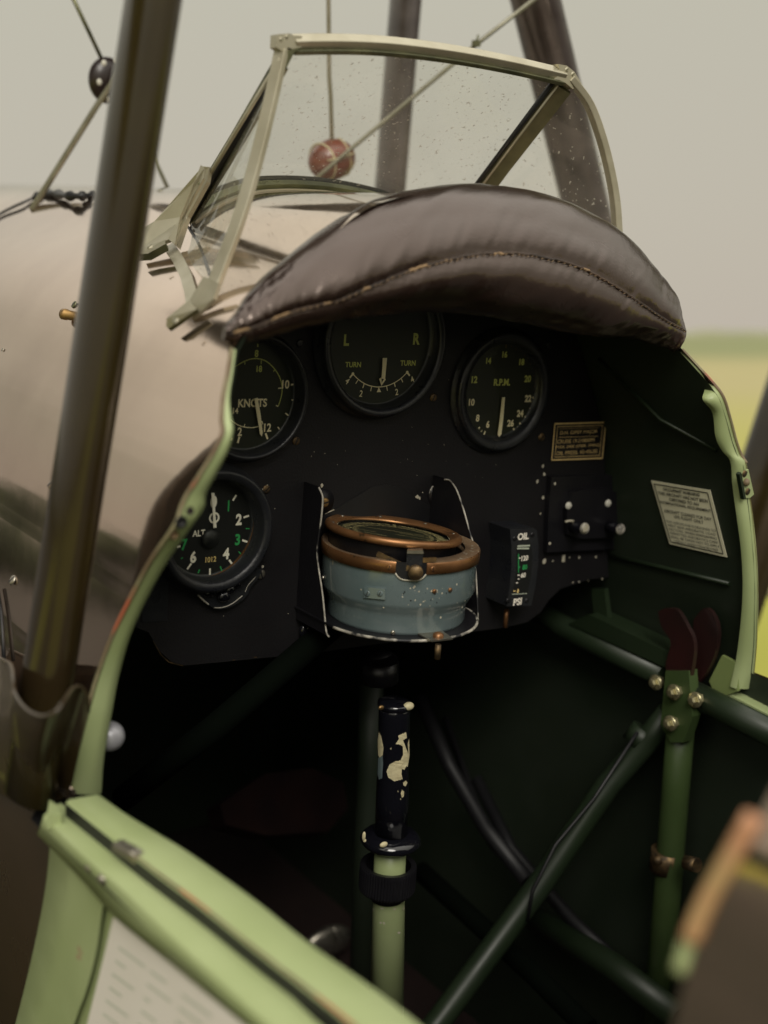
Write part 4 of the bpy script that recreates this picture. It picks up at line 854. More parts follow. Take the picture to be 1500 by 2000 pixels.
b = MB(); b.lathe(on(*z5(608, 575), 1, YN), V(0, -1, 0), [(.008, -.001), (.007, .0012), (.0001, .0015)], n=32); b.build('hub_cap', 'dial_black', g)
A_ = []
for t in range(31):
    a = lerp(-1.85, .35, t / 30); wv = .0006 + .0022 * max(0, math.sin((t / 30) * math.pi)) ** 2; A_.append((a, wv))
b = MB()
for (a0, w0), (a1, w1) in zip(A_, A_[1:]):
    r_ = .0409; b.face([c + V(math.cos(a0) * r_, -.0018, math.sin(a0) * r_), c + V(math.cos(a1) * r_, -.0018, math.sin(a1) * r_), c + V(math.cos(a1) * (r_ - w1), -.0018, math.sin(a1) * (r_ - w1)), c + V(math.cos(a0) * (r_ - w0), -.0018, math.sin(a0) * (r_ - w0))])
b.build('seal_ring', 'copper', g)
lobe = [(420, 880), (470, 930), (515, 990), (560, 1035), (605, 1065), (650, 1078), (700, 1070), (760, 1045), (820, 1005), (855, 965), (875, 915), (935, 845), (965, 780), (900, 780), (700, 860), (500, 860)]
b = MB(); b.prism([on(*z5(*p), 1, YP - .001) for p in lobe], V(0, -.005, 0), 0)
b.build('knob_housing', 'bezel', g, bevel=.001)
b = MB()
for p, r_ in (((600, 960), .006), ((700, 990), .0065), ((660, 935), .004), ((750, 940), .005), ((560, 930), .005), ((800, 905), .004)): b.ball(on(*z5(*p), 1, YP - .007), r_, 0, n=14, sc3=(1, .7, .8))
b.build('setting_knob', 'black_gloss', g)
b = MB()
def chipline(mb, pts, zf, yv, r_=.0006):
    mb.tube(resample([on(*zf(*p), 1, yv) for p in pts], 30), r_, n=5)
chipline(b, [(512, 985), (550, 1020), (590, 1052)], z5, YP - .006, .0007); chipline(b, [(630, 1076), (690, 1074), (760, 1048), (838, 988)], z5, YP - .006, .0005); chipline(b, [(858, 962), (880, 912), (938, 848)], z5, YP - .006, .0004)
into(b, g, 'edge_white')
gscrew(g, (520, 955.5), .0036); gscrew(g, z5(430, 890), .0042, 1.3); gscrew(g, z5(972, 830), .0042, 1.9, 'steel')
b = MB()
for p, r_ in ((z5(1020, 180), 1.8), (z5(987, 208), 1.8), (z5(440, 925), 3.5), (z5(408, 818), 2), (z5(988, 775), 3.2), (z5(962, 850), 3), (z5(1075, 350), 1)): blob(b, p, r_, YP - .0007)
into(b, g, 'chip_white')
# data plate
b = MB(); PC = [(1082, 826), (1185.5, 823), (1178, 896.8), (1075.5, 900.6)]
def bil(C, u, v): return (lerp(lerp(C[0][0], C[1][0], u), lerp(C[3][0], C[2][0], u), v), lerp(lerp(C[0][1], C[1][1], u), lerp(C[3][1], C[2][1], u), v))
b.prism([on(*p, 1, YP - .0002) for p in PC], V(0, -.0012, 0), 0)
yv = YP - .0017
for m_, wd in ((.02, 2.6), (.075, 1.1)):
    mv = m_ * 1.35; cs = [bil(PC, m_, mv), bil(PC, 1 - m_, mv), bil(PC, 1 - m_, 1 - mv), bil(PC, m_, 1 - mv)]
    for i in range(4): seg(b, cs[i], cs[(i + 1) % 4], wd, yv, 1)
plate = b
seg(b, bil(PC, .12, .385), bil(PC, .86, .385), .8, yv, 1)
seg(b, bil(PC, .12, .16), bil(PC, .86, .16), .5, yv, 1)
for t_, v, wd_, h_ in (('D.H. GIPSY MAJOR', .275, .70, .12), ('CRUISE 19-2100RPM', .49, .70, .10), ('MAX. 2400 (EMER. 5MINS)', .64, .83, .10), ('OIL PRESS. 40-45LBS', .79, .78, .10)):
    p0 = bil(PC, .5 if wd_ > .8 else (.49 if v < .4 else .12 + wd_ / 2 - .02), v); c = on(*p0, 1, yv); wm = (on(*bil(PC, .5 + wd_ / 2, v), 1, yv) - on(*bil(PC, .5 - wd_ / 2, v), 1, yv)).length
    text(b, t_, c, h_ * 74 * dist(c) / F, (1, 0, 0), (0, 0, 1), 1, off=.0, width=wm)
b.build('data_plate', ['black', 'gold_mark'], ROOT, label='small brass bordered engine data plate')
# oil pressure gauge
OY = YP - .030
b = MB(); ob = [(1002, 1036), (1040, 1031), (1047, 1036), (1049, 1090), (1046, 1140), (1038, 1182), (990, 1184), (984, 1178), (992, 1130), (997, 1085)]
ob = [z7(x, y) for x, y in ((150, 412), (270, 404), (290, 415), (300, 500), (298, 600), (285, 700), (262, 812), (135, 815), (150, 700), (158, 600), (158, 500))]
b.prism([on(*p, 1, OY) for p in ob], V(0, .030, 0)); OIL = b.build('oil_gauge', 'bezel', ROOT, label='upright oil pressure gauge marked OIL and PSI', bevel=.0015)
b = MB(); b.face([on(*z7(x, y), 1, OY - .0004) for x, y in ((186, 495), (262, 490), (268, 560), (262, 650), (240, 752), (160, 755), (176, 690), (188, 600))], 0); b.build('dial', 'dial_black', OIL)
b = MB(); yv = OY - .0009
ptext(b, 'OIL', z7(220, 449), 14, yv, 0, sx=.85, off=.022); ptext(b, 'PSI', z7(190, 791), 14.5, yv, 0, sx=.85, off=.022)
ptext(b, '120', z7(228, 563), 10.5, yv, 0, sx=.8, off=.015); ptext(b, '80', z7(228, 610), 10, yv, 1, sx=.8, off=.015); ptext(b, '60', z7(220, 652), 10, yv, 0, sx=.8, off=.015); ptext(b, '0', z7(192, 735), 8.5, yv, 2, sx=.75, off=.03)
for p, q, mi in (((194, 563), (206, 563), 0), ((194, 610), (204, 610), 1), ((190, 652), (202, 652), 0), ((168, 735), (180, 735), 2), ((190, 500), (255, 497), 3), ((188, 512), (250, 512), 3), ((195, 540), (195, 640), 1), ((192, 672), (200, 672), 0), ((182, 692), (192, 692), 0)): seg(b, z7(*p), z7(*q), 2.2 if mi != 3 else 3.2, yv, mi)
seg(b, z7(160, 752), z7(240, 748), 1.5, yv, 3)
b.build('dial_markings', ['white_mark', 'green_mark', 'yellow_mark', 'ink_pale'], OIL)
for p in ((268, 440), (140, 785), (238, 785), (175, 460)):
    q = MB(); screw(q, on(*z7(*p), 1, OY), V(0, -1, 0), .0024, 0, 1); q.build('screw', ['black', 'rubber'], OIL)
b = MB(); b.tube([on(*z7(132, 830), 1, -.012), on(*z7(125, 925), 1, -.012)], .0022, n=10); b.build('gauge_pipe', 'copper', OIL)
# switch box
SY = YP - .006
b = MB(); b.prism([on(*z7(x, y), 1, YP - .0002) for x, y in ((345, 132), (762, 120), (800, 330), (770, 505), (322, 525), (330, 320))], V(0, -.006, 0)); SW = b.build('switch_box', 'black', ROOT, label='black ignition switch box with two toggles', bevel=.001)
b = MB(); b.prism([on(*z7(x, y), 1, SY) for x, y in ((455, 215), (520, 195), (640, 195), (690, 215), (700, 300), (690, 420), (640, 450), (480, 455), (430, 430), (425, 300))], V(0, -.006, 0)); b.build('switch_cover', 'black', SW, bevel=.0015)
for p, r_ in (((455, 288), 7.5), ((662, 276), 7.5)):
    c = on(*z7(*p), 1, SY - .006); r2 = r_ * dist(c) / F; b = MB(); b.lathe(c, V(0, -1, 0), [(r2, 0), (r2, .001), (r2 * .7, .0018), (.0001, .002)], n=20); b.box(c + V(0, -.0019, 0), V(r2 * .8, 0, 0), V(0, .0003, 0), V(0, 0, r2 * .08)); b.build('switch_rivet', 'white_plastic', SW)
for p, r_ in (((385, 174), 3.2), ((735, 152), 2.8), ((358, 487), 3.2), ((707, 458), 2.6)):
    c = on(*z7(*p), 1, SY); r2 = r_ * dist(c) / F; b = MB(); b.ball(c, r2, n=12, sc3=(1, .6, 1)); b.build('screw', 'chip_white', SW)
for p, q in (((470, 395), (540, 408)), ((660, 395), (728, 412))):
    A_ = on(*z7(*p), 1, SY - .004); B_ = on(*z7(*q), 1, SY - .026)
    b = MB(); b.tube([A_, lerp(A_, B_, .5), B_], [.006, .0055, .0042], 0, n=20); b.ball(B_, .0052, 1, n=18, sc3=(1, .8, 1.1)); b.build('toggle', ['black_gloss', 'edge_white'], SW)
b = MB(); blob(b, z7(545, 408), 10, SY - .032, asp=.8); chipline(b, [(440, 372), (470, 368), (500, 378)], z7, SY - .007, .0013)
into(b, SW, 'chip_white')
b = MB()
for p, r_ in (((330, 580), 4.5), ((375, 577), 2), ((430, 565), 6), ((512, 560), 2.6), ((462, 560), 1.6), ((600, 557), 2.4), ((692, 556), 6), ((480, 690), 2), ((512, 686), 2.2), ((632, 672), 2), ((703, 665), 2), ((560, 680), 1), ((310, 330), 2)):
    blob(b, z7(*p), r_, YP - .0007, asp=1.5 if r_ > 4 else 1)
into(b, PANEL, 'chip_white')

# ------------------------------------------------------------------ compass and its bracket
cy_ = -.050
ctr = on(776, 1150, 1, cy_); CX = ctr.x
def zat(py, r_=0): return on(784, py, 1, cy_).z
ax = V(0, 0, 1)
def front_z(py, r_):
    """height of the near point of a ring of radius r_ round the compass axis seen at picture row py"""
    hd = V(CL.x - CX, CL.y - cy_, 0).normalized(); p = V(CX, cy_, 0) + hd * r_; lo, hi = -.4, .1
    for _ in range(40):
        m_ = (lo + hi) / 2; q = MR @ V(p.x, p.y, m_) + ORI; zc = q.y * cp - q.z * sp; yy = 1000 - F * (q.y * sp + q.z * cp) / zc
        if yy > py: lo = m_
        else: hi = m_
    return (lo + hi) / 2
R0 = .0655
zr_t, zr_b, zb1, zb2, zb3 = front_z(1098, R0), front_z(1120, R0), front_z(1192, R0), front_z(1205, .056), front_z(1240, .054)
C0 = V(CX, cy_, 0)
b = MB(); b.lathe(C0, ax, [(.055, zb3), (.0572, zb3 + .001), (.0582, zb3 + .004), (.0582, zb2), (.060, zb2 + .004), (.0632, zb1 + .001), (.0645, zb1 + .004), (.0642, zr_b + .001)], 0, n=120)
COMP = b.build('compass', 'enamel', ROOT, label='grey blue aero compass with copper rings in a bracket below the panel')
HA = math.atan2(CL.y - cy_, CL.x - CX)           # azimuth toward the camera
g0, g1 = HA + .03 - .0, HA + .42
def ringang(px):   # azimuth of the ring point seen in column px
    best = None
    for i in range(-120, 121):
        a = HA + i * .0125; q = MR @ V(CX + R0 * math.cos(a), cy_ + R0 * math.sin(a), zr_t) + ORI; zc = q.y * cp - q.z * sp; x_ = 750 + F * q.x / zc
        if best is None or abs(x_ - px) < best[0]: best = (abs(x_ - px), a)
    return best[1]
ga, gb = ringang(774), ringang(834)
lo_, hi_ = min(ga, gb), max(ga, gb)
b = MB(); b.lathe(C0, ax, [(.0647, zr_b - .0005), (.0662, zr_b), (.0664, zr_t - .0012), (.0656, zr_t)], 0, n=110, a0=hi_, a1=lo_ + 2 * math.pi, x0=(1, 0, 0))
b.lathe(C0, ax, [(.0656, zr_t), (.054, zr_t + .0005), (.053, zr_t - .006)], 1, n=110, a0=hi_, a1=lo_ + 2 * math.pi, x0=(1, 0, 0))
for a in (hi_, lo_):
    d = V(math.cos(a), math.sin(a), 0); b.face([C0 + d * .0662 + V(0, 0, zr_b), C0 + d * .0656 + V(0, 0, zr_t), C0 + d * .054 + V(0, 0, zr_t), C0 + d * .054 + V(0, 0, zr_b)], 0)
b.build('body_ring', ['copper', 'dusty_copper'], COMP)
b = MB(); b.lathe(C0, ax, [(.0535, zr_t), (.0535, zr_b - .01), (.03, zr_b - .01)], 0, n=80, x0=(1, 0, 0)); b.build('body_well', 'black', COMP)
for px_ in (761, 846):
    a = ringang(px_); d = V(math.cos(a), math.sin(a), 0); q = MB(); screw(q, C0 + d * .0664 + V(0, 0, (zr_t + zr_b) / 2), d, .0022, 0, 1, 1.4); q.build('screw', ['copper', 'rubber'], COMP)
# notch cover in the enamel below the gap
b = MB(); pts = []
for i in range(13):
    a = lerp(lo_, hi_, i / 12); u = abs(i - 6) / 6; zl_ = zr_b - .0052 * (1 - u ** 4); pts.append((V(math.cos(a), math.sin(a), 0), zl_))
b.grid([[C0 + d * .0652 + V(0, 0, z_) for d, z_ in pts], [C0 + d * .0649 + V(0, 0, zr_t) for d, z_ in pts]]); b.build('clamp_recess', 'rubber', COMP)
b = MB(); b.tube([C0 + d * .0654 + V(0, 0, z_) for d, z_ in pts], .0006, n=6); b.build('recess_edge', 'chip_white', COMP)
# tilting grid ring on top
TC = on(769, 1034, 1, cy_ + .000)
tl = Matrix.Rotation(math.radians(-1.0), 3, 'X') @ Matrix.Rotation(math.radians(5.0), 3, 'Y')
ta = tl @ V(0, 0, 1); tx = tl @ V(1, 0, 0); ty = tl @ V(0, 1, 0)
r1 = 135.5 * dist(TC) / F
b = MB(); b.lathe(TC, ta, [(r1 - .010, -.0016), (r1 - .0095, .0002), (r1 - .003, .0022), (r1 - .0008, .001), (r1, -.001), (r1 - .0005, -.0035), (r1 - .003, -.0045)], 0, n=120); TR = b.build('grid_ring', 'copper', COMP)
b = MB(); b.lathe(TC, ta, [(r1 - .003, -.004), (r1 - .0045, -.006), (r1 - .0045, -.020), (r1 - .008, -.022)], 0, n=96); b.build('bowl', 'black', COMP)
b = MB(); b.disc(TC - ta * .004, ta, r1 - .0098, 0, n=96); b.build('dial', 'dial', COMP)
b = MB(); dc = TC - ta * .0032
rr = r1 - .0105
hx = math.atan2(-(CL - TC).dot(ty), -(CL - TC).dot(tx))      # away from the eye in the dial plane
for i in range(180):
    a = 2 * math.pi * i / 180; d = tx * math.cos(a) + ty * math.sin(a); e_ = ta.cross(d)
    if i % 90 == 0: continue
    ri = rr * (.66 if i % 5 else .62); b.face([dc + d * ri - e_ * .00013, dc + d * rr * .73 - e_ * .00019, dc + d * rr * .73 + e_ * .00013, dc + d * ri + e_ * .00019])
labs = ['S', '190', '200', '210', '220', '230', '240', '250', '260', 'W', '280', '290', '300', '310', '320', '330', '340', '350', 'N', '10', '20', '30', '40', '50', '60', '70', '80', 'E', '100', '110', '120', '130', '140', '150', '160', '170']
for i, t_ in enumerate(labs):
    a = hx - math.radians(10) * i; d = tx * math.cos(a) + ty * math.sin(a); right = d.cross(ta)
    text(b, t_, dc + d * rr * (.855), .0110 if len(t_) == 1 else .0062, right, d, 0, sx=.5, off=0.0)
fx = tx * math.cos(hx) + ty * math.sin(hx); sx_ = fx.cross(ta)
for o_, l0, l1 in ((.22, -.86, .55), (-.10, -.65, -.30), (-.16, .05, .62), (-.34, -.5, -.1), (.05, .1, .7)):
    c0 = dc + ta * .0006 + fx * rr * o_; b.face([c0 + sx_ * rr * l0 - fx * .0003, c0 + sx_ * rr * l1 - fx * .0003 - fx * rr * .1, c0 + sx_ * rr * l1 + fx * .0003 - fx * rr * .1, c0 + sx_ * rr * l0 + fx * .0003])
b.build('dial_markings', 'card_mark', COMP)
b = MB(); b.lathe(TC - ta * .0022, ta, [(r1 - .0100, 0), (r1 - .0107, .0003)], n=96); b.build('verge_line', 'lume', COMP)
b = MB(); b.disc(TC - ta * .001, ta, r1 - .0098, n=96); b.build('dial_glass', 'compass_glass', COMP)
for k_ in range(8):
    a = HA + k_ * math.pi / 4 + .25; d = tx * math.cos(a) + ty * math.sin(a); q = MB(); screw(q, TC + d * (r1 - .0055) + ta * .0012, ta, .0016, 0, None); q.build('screw', 'steel', COMP)
# clamp and spring lever
hd = V(math.cos(HA), math.sin(HA), 0); sdv = V(-math.sin(HA), math.cos(HA), 0)
def near(px_, py_, off=0):     # a point on the vertical plane touching the ring front
    n_ = hd; o_ = C0 + hd * (.0645 + off); d = ray(px_, py_); t = (o_ - CL).dot(n_) / d.dot(n_); return CL + d * t
b = MB(); b.prism([near(*z6(x, y)) for x, y in ((806, 672), (926, 672), (918, 760), (915, 835), (890, 860), (840, 862), (812, 835), (800, 760))], -hd * .004, 0); b.prism([near(*z6(x, y), .0015) for x, y in ((808, 657), (920, 655), (928, 682), (806, 680))], -hd * .006, 1); b.build('clamp_plate', ['bezel', 'steel'], COMP, bevel=.0006)
b = MB(); b.lathe(near(*z6(868, 812), .001), hd, [(.0058, 0), (.0060, .001), (.0060, .004), (.0052, .0052), (.0001, .0054)], n=32); b.build('clamp_knob', 'brass_dull', COMP)
b = MB(); b.bar(resample([near(*z6(520, 630), -.012), near(*z6(580, 675), -.008), near(*z6(680, 725), -.003), near(*z6(820, 790), .0)], 14), .0045, .0012, hd); b.build('clamp_lever', 'brass_dull', COMP)
b = MB(); b.bar([near(*z6(922, 728), -.003), near(*z6(1022, 722), -.004)], .0036, .0012, hd); b.build('locating_tongue', 'brass', COMP)
# name tag, rivets, round pivot of the body
def body_pt(px_, py_, off=0):
    d = ray(px_, py_); t = .5
    while t < 1.4:
        P = CL + d * t
        if (P.x - CX) ** 2 + (P.y - cy_) ** 2 < (.0645 + off) ** 2: return P
        t += .0004
    return P
tp = [[body_pt(*z6(lerp(490, 645, u), lerp(925, 940, u) + v * 78), .0022) for u in [i / 8 for i in range(9)]] for v in (0, .5, 1)]
q = MB(); q.grid(tp, 0, smooth=True); tp2 = [[p - V(p.x - CX, p.y - cy_, 0).normalized() * .003 for p in r] for r in tp]
q.grid([tp[0], tp2[0]], 0); q.grid([tp[2], tp2[2]], 0); q.grid([[r[0] for r in tp], [r[0] for r in tp2]], 0); q.grid([[r[-1] for r in tp], [r[-1] for r in tp2]], 0)
for x in (515, 608): P = body_pt(*z6(x, 972), .0024); screw(q, P, V(P.x - CX, P.y - cy_, 0), .0024, 0, 1, 1.2)
q.build('tag_plate', ['enamel', 'bezel'], COMP)
for p in ((1005, 955), (1120, 945), (193, 855), (703, 1258)):
    P = body_pt(*z6(*p), .0003 if p[1] < 1200 else -.006); q = MB(); screw(q, P, V(P.x - CX, P.y - cy_, 0), .0019, 0, 1, .9, h=.0015); q.build('screw', ['copper' if p[1] < 1200 and p[0] > 400 else 'steel', 'rubber'], COMP)
q = MB(); random.seed(12)
for i in range(46):
    x_, y_ = (random.gauss(950, 130), random.gauss(1000, 60)) if i % 3 else (random.uniform(460, 1250), random.uniform(900, 1090))
    P = body_pt(*z6(x_, y_), .0002); n_ = V(P.x - CX, P.y - cy_, 0).normalized(); s_ = V(-n_.y, n_.x, 0); r_ = random.uniform(.0003, .0009)
    q.face([P + s_ * math.cos(k) * r_ * random.uniform(.6, 1.4) + V(0, 0, math.sin(k) * r_ * random.uniform(.6, 1.6)) for k in [j * 1.047 for j in range(6)]], 0 if random.random() < .7 else 1)
into(q, COMP, ['chip_white', 'rubber'])
# bracket : tray plate + two arms
zp = front_z(1252, .069)
b = MB(); tray = [V(CX + .069 * math.cos(a), cy_ + .069 * math.sin(a), zp) for a in [math.pi + (math.pi) * i / 48 for i in range(49)]] + [V(CX + .069, 0, zp), V(CX - .069, 0, zp)]
b.prism(tray, V(0, 0, .0015)); 
def rowpt(x, y, X): return on(*z6(x, y), 0, X)
XL = CX - .0675
larm = [(160, 195), (185, 250), (188, 300), (178, 420), (158, 560), (147, 660), (155, 760), (185, 960), (200, 1100), (215, 1250), (235, 1290)]
LA = [rowpt(x, y, XL) for x, y in larm]
b.grid([[p for p in LA], [V(XL, -.001, p.z) for p in LA]], 0, smooth=False); b.grid([[p + V(.0014, 0, 0) for p in LA], [V(XL + .0014, -.001, p.z) for p in LA]], 0, smooth=False)
XR = CX + .0675
rarm = [(1080, 138), (1120, 145), (1165, 205), (1205, 310), (1235, 410), (1265, 520), (1290, 610), (1305, 760), (1318, 960), (1325, 1140), (1325, 1170)]
RA = [rowpt(x, y, XR) for x, y in rarm]
b.grid([[p for p in RA], [V(XR, -.001, p.z) for p in RA]], 0, smooth=False); b.grid([[p + V(.0014, 0, 0) for p in RA], [V(XR + .0014, -.001, p.z) for p in RA]], 0, smooth=False)
for cpx, in ((z6(195, 300),), (z6(1035, 245),)):
    c = on(*cpx, 1, YP - .002); b.lathe(c, V(0, -1, 0), [(.0105, -.002), (.0105, 0), (.0001, .0001)], 0, n=32)
BR = b.build('compass_bracket', 'black', ROOT, label='black bracket with worn white edges carrying the compass')
b = MB(); b.tube(resample(LA, 50), .0008, n=6); b.tube(resample(RA, 50), .0008, n=6); b.tube(tray[:46] and [p + V(0, 0, .0008) for p in tray[2:49]], .0013, n=6)
c = on(*z6(1035, 245), 1, YP - .002); b.tube([c + V(math.cos(a) * .0107, -.0005, math.sin(a) * .0107) for a in [.9 + i * .1 for i in range(22)]], .0005, n=5)
b.build('worn_edge', 'edge_white', BR)
for p in (z6(203, 305), z6(1038, 250)):
    q = MB(); screw(q, on(*p, 1, YP - .0025), V(0, -1, 0), .0042, 0, 1, .2); q.build('screw', ['brass', 'rubber'], BR)
q = MB(); pp = [on(*z6(x, y), 2, zp + .0022) for x, y in ((880, 1270), (1060, 1252), (1142, 1310), (985, 1328))]; q.prism(pp, V(0, 0, .0012), 0); c = on(*z6(1035, 1275), 2, zp + .005); q.lathe(c, V(0, 0, 1), [(.0045, -.002), (.0042, .001), (.002, .0022), (.0001, .0024)], 1, n=20); q.build('holding_clip', ['steel', 'copper'], BR)
q = MB(); q.tube([on(*z6(1035, 1345), 2, zp), on(*z6(1035, 1345), 2, zp) + V(0, 0, -.012)], .0025); q.build('bracket_bolt', 'brass_dull', BR)
b = MB()
for p, r_ in ((z6(880, 266), 5), (z6(898, 275), 3), (z6(1010, 332), 3), (z6(1400, 1270), .1), (z6(920, 232), 1.2)): blob(b, p, r_, YP - .0008)
chipline(b, [(205, 388), (240, 372), (272, 358)], z6, YP - .001, .0005); into(b, BR, 'chip_white')
# dark hump cut-out behind the compass
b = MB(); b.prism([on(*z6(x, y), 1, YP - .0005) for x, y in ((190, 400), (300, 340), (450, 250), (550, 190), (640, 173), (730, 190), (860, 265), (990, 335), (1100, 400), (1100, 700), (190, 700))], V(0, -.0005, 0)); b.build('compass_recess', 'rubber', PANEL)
# small fixing under the bracket
b = MB(); b.ball(on(*z6(60, 1245), 1, -.004), .006, n=16, sc3=(1, .6, 1.2)); b.ball(on(*z6(120, 1260), 1, -.004), .004, n=16); b.build('pipe_union', 'black_gloss', PANEL)

# ------------------------------------------------------------------ control column
def st(px_, py_, y=-.058): return on(px_, py_, 1, y)
yc = -.058
A_, B_ = st(762, 1625), st(753, 2060)
k_ = dist(A_) / F
b = MB(); b.tube([st(763, 1645), lerp(A_, B_, .2), B_], [31 * k_, 31.5 * k_, 36 * k_], 0, n=40); COLM = b.build('control_column', 'green_light', ROOT, label='green control column with a chipped black grip')
b = MB(); gp = [(771, 1378, 27), (771, 1385, 30), (770, 1400, 30), (768, 1500, 30.5), (766, 1560, 32), (764, 1630, 32)]
b.tube([st(x, y) for x, y, r_ in gp], [r_ * k_ for x, y, r_ in gp], n=48)
GR = b.build('grip', 'black_gloss', COLM)
b = MB(); b.lathe(st(771, 1378), V(0, 0, 1), [(30 * k_, -.002), (33 * k_, 0), (33 * k_, .003), (27 * k_, .0045), (.0001, .005)], 0, n=40); b.build('grip_cap', 'black_gloss', COLM)
b = MB(); b.lathe(st(763, 1638), V(0, 0, 1), [(32 * k_, .006), (50 * k_, .005), (57 * k_, .002), (60 * k_, -.001), (56 * k_, -.004), (44 * k_, -.006), (30 * k_, -.006)], 0, n=64); b.build('grip_flange', 'black_gloss', COLM)
b = MB(); rows = []
for h_, r_ in ((.012, 44), (.0125, 54), (.010, 55), (-.010, 55), (-.0125, 52), (-.0135, 44)):
    rows.append([st(757, 1712) + V(math.cos(2 * math.pi * j / 180) * (r_ + (1.3 if j % 3 == 0 else 0)) * k_, math.sin(2 * math.pi * j / 180) * (r_ + (1.3 if j % 3 == 0 else 0)) * k_, h_) for j in range(180)])
b.grid(rows, 0, close_v=True, smooth=False); b.tube([st(757, 1735), st(756, 1752)], 35 * k_, 0, n=24); b.build('knurled_collar', 'black', COLM)
zc = zoomer(560, 1250, 2.667)
def stk(x, y, off=.0005):
    px_, py_ = zc(x, y); d = ray(px_, py_); t = .6; cxx = st(765, py_).x
    rr_ = 31 * k_ if py_ < 1700 else 32.5 * k_
    cx2 = on(lerp(771, 764, (py_ - 1380) / 250) if py_ < 1640 else lerp(762, 753, (py_ - 1625) / 435), py_, 1, yc).x
    while t < 1.5:
        P = CL + d * t
        if (P.x - cx2) ** 2 + (P.y - yc) ** 2 < (rr_ + off) ** 2: return P
        t += .0003
    return None
def patch(mb, pts, mi=0, off=.0006, dens=3.5):
    """a paint scar following the grip surface: fan of small quads"""
    import mathutils
    P2 = [Vector(p) for p in pts]; x0, x1 = min(p.x for p in P2), max(p.x for p in P2); y0, y1 = min(p.y for p in P2), max(p.y for p in P2)
    n_ = max(3, int((y1 - y0) / dens)); hh = (y1 - y0) / n_ / 2
    for r_ in range(n_):
        y_ = y0 + (r_ + .5) * 2 * hh; xs = []
        for a_, c_ in zip(P2, P2[1:] + P2[:1]):
            if (a_.y > y_) != (c_.y > y_): xs.append(lerp(a_.x, c_.x, (y_ - a_.y) / (c_.y - a_.y)))
        xs.sort()
        for i in range(0, len(xs) - 1, 2):
            for s_ in range(3):
                u0, u1 = lerp(xs[i], xs[i + 1], s_ / 3), lerp(xs[i], xs[i + 1], (s_ + 1) / 3); q = [stk(u0, y_ - hh, off), stk(u1, y_ - hh, off), stk(u1, y_ + hh, off), stk(u0, y_ + hh, off)]
                if all(q): mb.face(q, mi)
b = MB()
patch(b, [(622, 480), (626, 510), (606, 522), (636, 600), (634, 640), (612, 676), (600, 670), (598, 700), (604, 725), (560, 736), (528, 715), (520, 685), (535, 650), (565, 632), (592, 628), (606, 600), (605, 555), (590, 545), (566, 544), (585, 515), (580, 498)])
patch(b, [(638, 515), (640, 600), (630, 660), (626, 660), (634, 590), (630, 540)])
patch(b, [(620, 732), (629, 742), (620, 762), (608, 758), (606, 745)]); patch(b, [(600, 780), (612, 790), (610, 815), (600, 822), (594, 800)]); patch(b, [(590, 826), (597, 828), (594, 834)]); patch(b, [(577, 784), (583, 788), (580, 794)])
patch(b, [(480, 480), (492, 500), (504, 560), (500, 600), (484, 612), (476, 600), (474, 520)])
patch(b, [(538, 566), (546, 560), (544, 572)])
patch(b, [(476, 612), (500, 605), (502, 640), (497, 720), (480, 726), (473, 700)], 1)
def scarball(px_, py_, r_, mi=0, sc3=(1, .6, .8)): b.ball(on(*zc(px_, py_), 1, yc - 32 * k_ + .002), r_, mi, n=12, sc3=sc3)
scarball(634, 345, .0046, 0, (1.2, .8, .8)); scarball(492, 352, .0028, 2)
into(b, GR, ['cream', 'enamel', 'brass'])
b = MB()
for p, r_, s3 in (((505, 1066), .0032, (1.3, .6, .8)), ((402, 1022), .0024, (.7, .6, 1.8)), ((406, 1045), .002, (.8, .6, .8))):
    b.ball(on(*zc(*p), 1, yc - 55 * k_ + .0005 if p[0] > 450 else yc - .012), r_, 0, n=12, sc3=s3)
into(b, GR, 'cream')
b = MB(); random.seed(21)
for p in ((449, 1405), (495, 1396), (562, 1402), (613, 1398), (488, 1474), (507, 1476), (482, 1545), (503, 1556), (587, 1525), (453, 1640), (527, 1703), (448, 1825), (460, 1115), (500, 1830)):
    for _ in range(2):
        x, y = p[0] + random.uniform(-4, 4), p[1] + random.uniform(-4, 4); q = [stk(x + math.cos(k) * random.uniform(3, 9), y + math.sin(k) * random.uniform(2, 7), .0006) for k in (0, 1, 2.1, 3.1, 4.2, 5.3)]
        if all(q): b.face(q)
into(b, COLM, 'chip_white')
b = MB(); b.ball(on(742, 1300, 1, .01), .02, n=20, sc3=(1, .6, .7)); b.tube([on(742, 1290, 1, .0), on(742, 1330, 1, .0)], .017); b.build('compass_mount', 'black', ROOT)

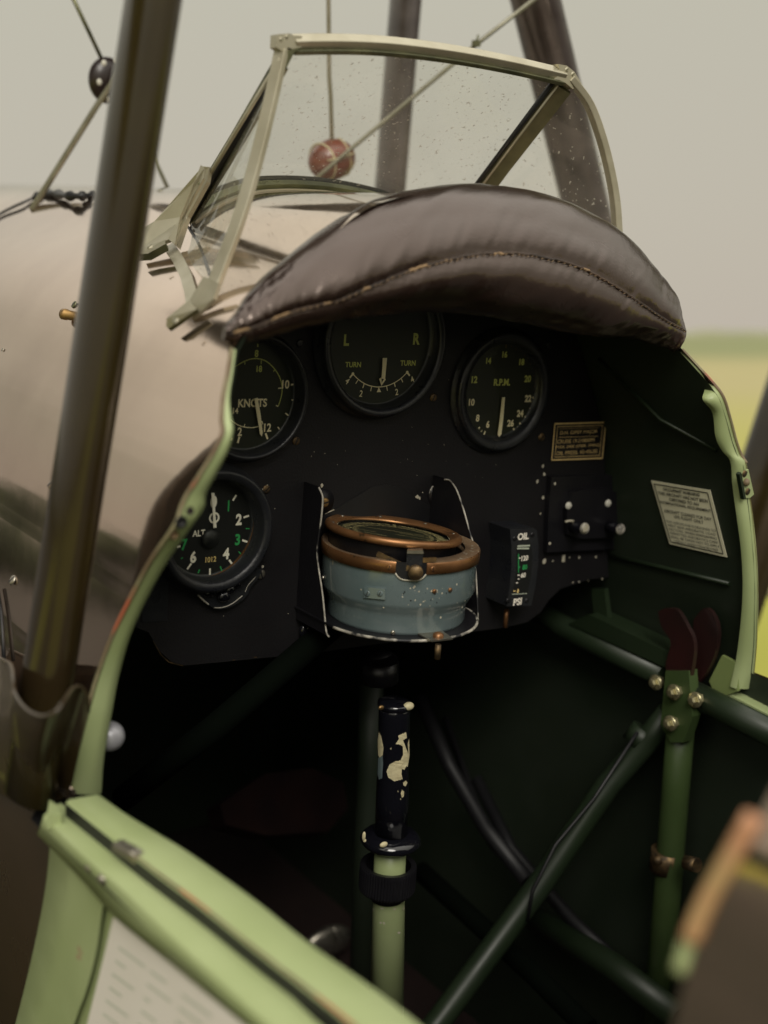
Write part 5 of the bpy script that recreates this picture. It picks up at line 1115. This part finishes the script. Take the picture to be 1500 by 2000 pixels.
# ------------------------------------------------------------------ warning placard on the starboard wall
WC = [(1273, 938), (1388, 957), (1421, 1088), (1309, 1062)]
def wl(p): return surf(*p, 1, -.0055)
cs = [wl(p) for p in WC]
nrm = (cs[1] - cs[0]).cross(cs[3] - cs[0]).normalized()
if nrm.x > 0: nrm = -nrm
def wp(u, v, o_=0): return lerp(lerp(cs[0], cs[1], u), lerp(cs[3], cs[2], u), v) + nrm * (.001 + o_)
b = MB(); b.prism([wp(0, 0), wp(1, 0), wp(1, 1), wp(0, 1)], -nrm * .0008, 0)
for m_ in (.045,):
    for (u0, v0), (u1, v1) in (((m_, m_), (1 - m_, m_)), ((1 - m_, m_), (1 - m_, 1 - m_)), ((1 - m_, 1 - m_), (m_, 1 - m_)), ((m_, 1 - m_), (m_, m_))):
        P_, Q_ = wp(u0, v0, .0006), wp(u1, v1, .0006); t = (Q_ - P_).normalized(); n_ = nrm.cross(t) * .0005; b.face([P_ - n_, Q_ - n_, Q_ + n_, P_ + n_], 1)
lines = [('OCCUPANT WARNING', .10, .62, .03), ('THIS AIRCRAFT HAS NOT BEEN', .175, .84, .02), ('CERTIFIED TO AN', .25, .5, .02), ('INTERNATIONAL REQUIREMENT', .325, .86, .02), ('AIRCRAFT CLEARED FOR DAY', .45, .80, .01), ('VFR FLIGHT ONLY', .52, .5, .01), ('THIS AEROPLANE IS DESIGNED TO', .62, .84, 0), ('MEET SEMI-AEROBATIC LOAD', .68, .80, 0), ('FACTORS. WHEN PERFORMING', .74, .80, 0), ('PERMITTED AEROBATICS CARE', .80, .80, 0), ('SHALL BE TAKEN NOT TO APPLY', .86, .82, 0), ('UNDULY HARSH MANOEUVRES', .92, .74, 0)]
U = (cs[1] - cs[0]).normalized(); Up = -((cs[3] - cs[0]) - U * (cs[3] - cs[0]).dot(U)).normalized(); Wd = (cs[1] - cs[0]).length; Hh = (cs[3] - cs[0]).length
for t_, v, wd_, off_ in lines: text(b, t_, wp(.5, v, .0007), Hh * (.05 if v < .6 else .038), U, Up, 1, off=off_, width=Wd * wd_)
b.build('warning_placard', ['sticker', 'ink'], ROOT, label='cream printed warning placard on the starboard wall')
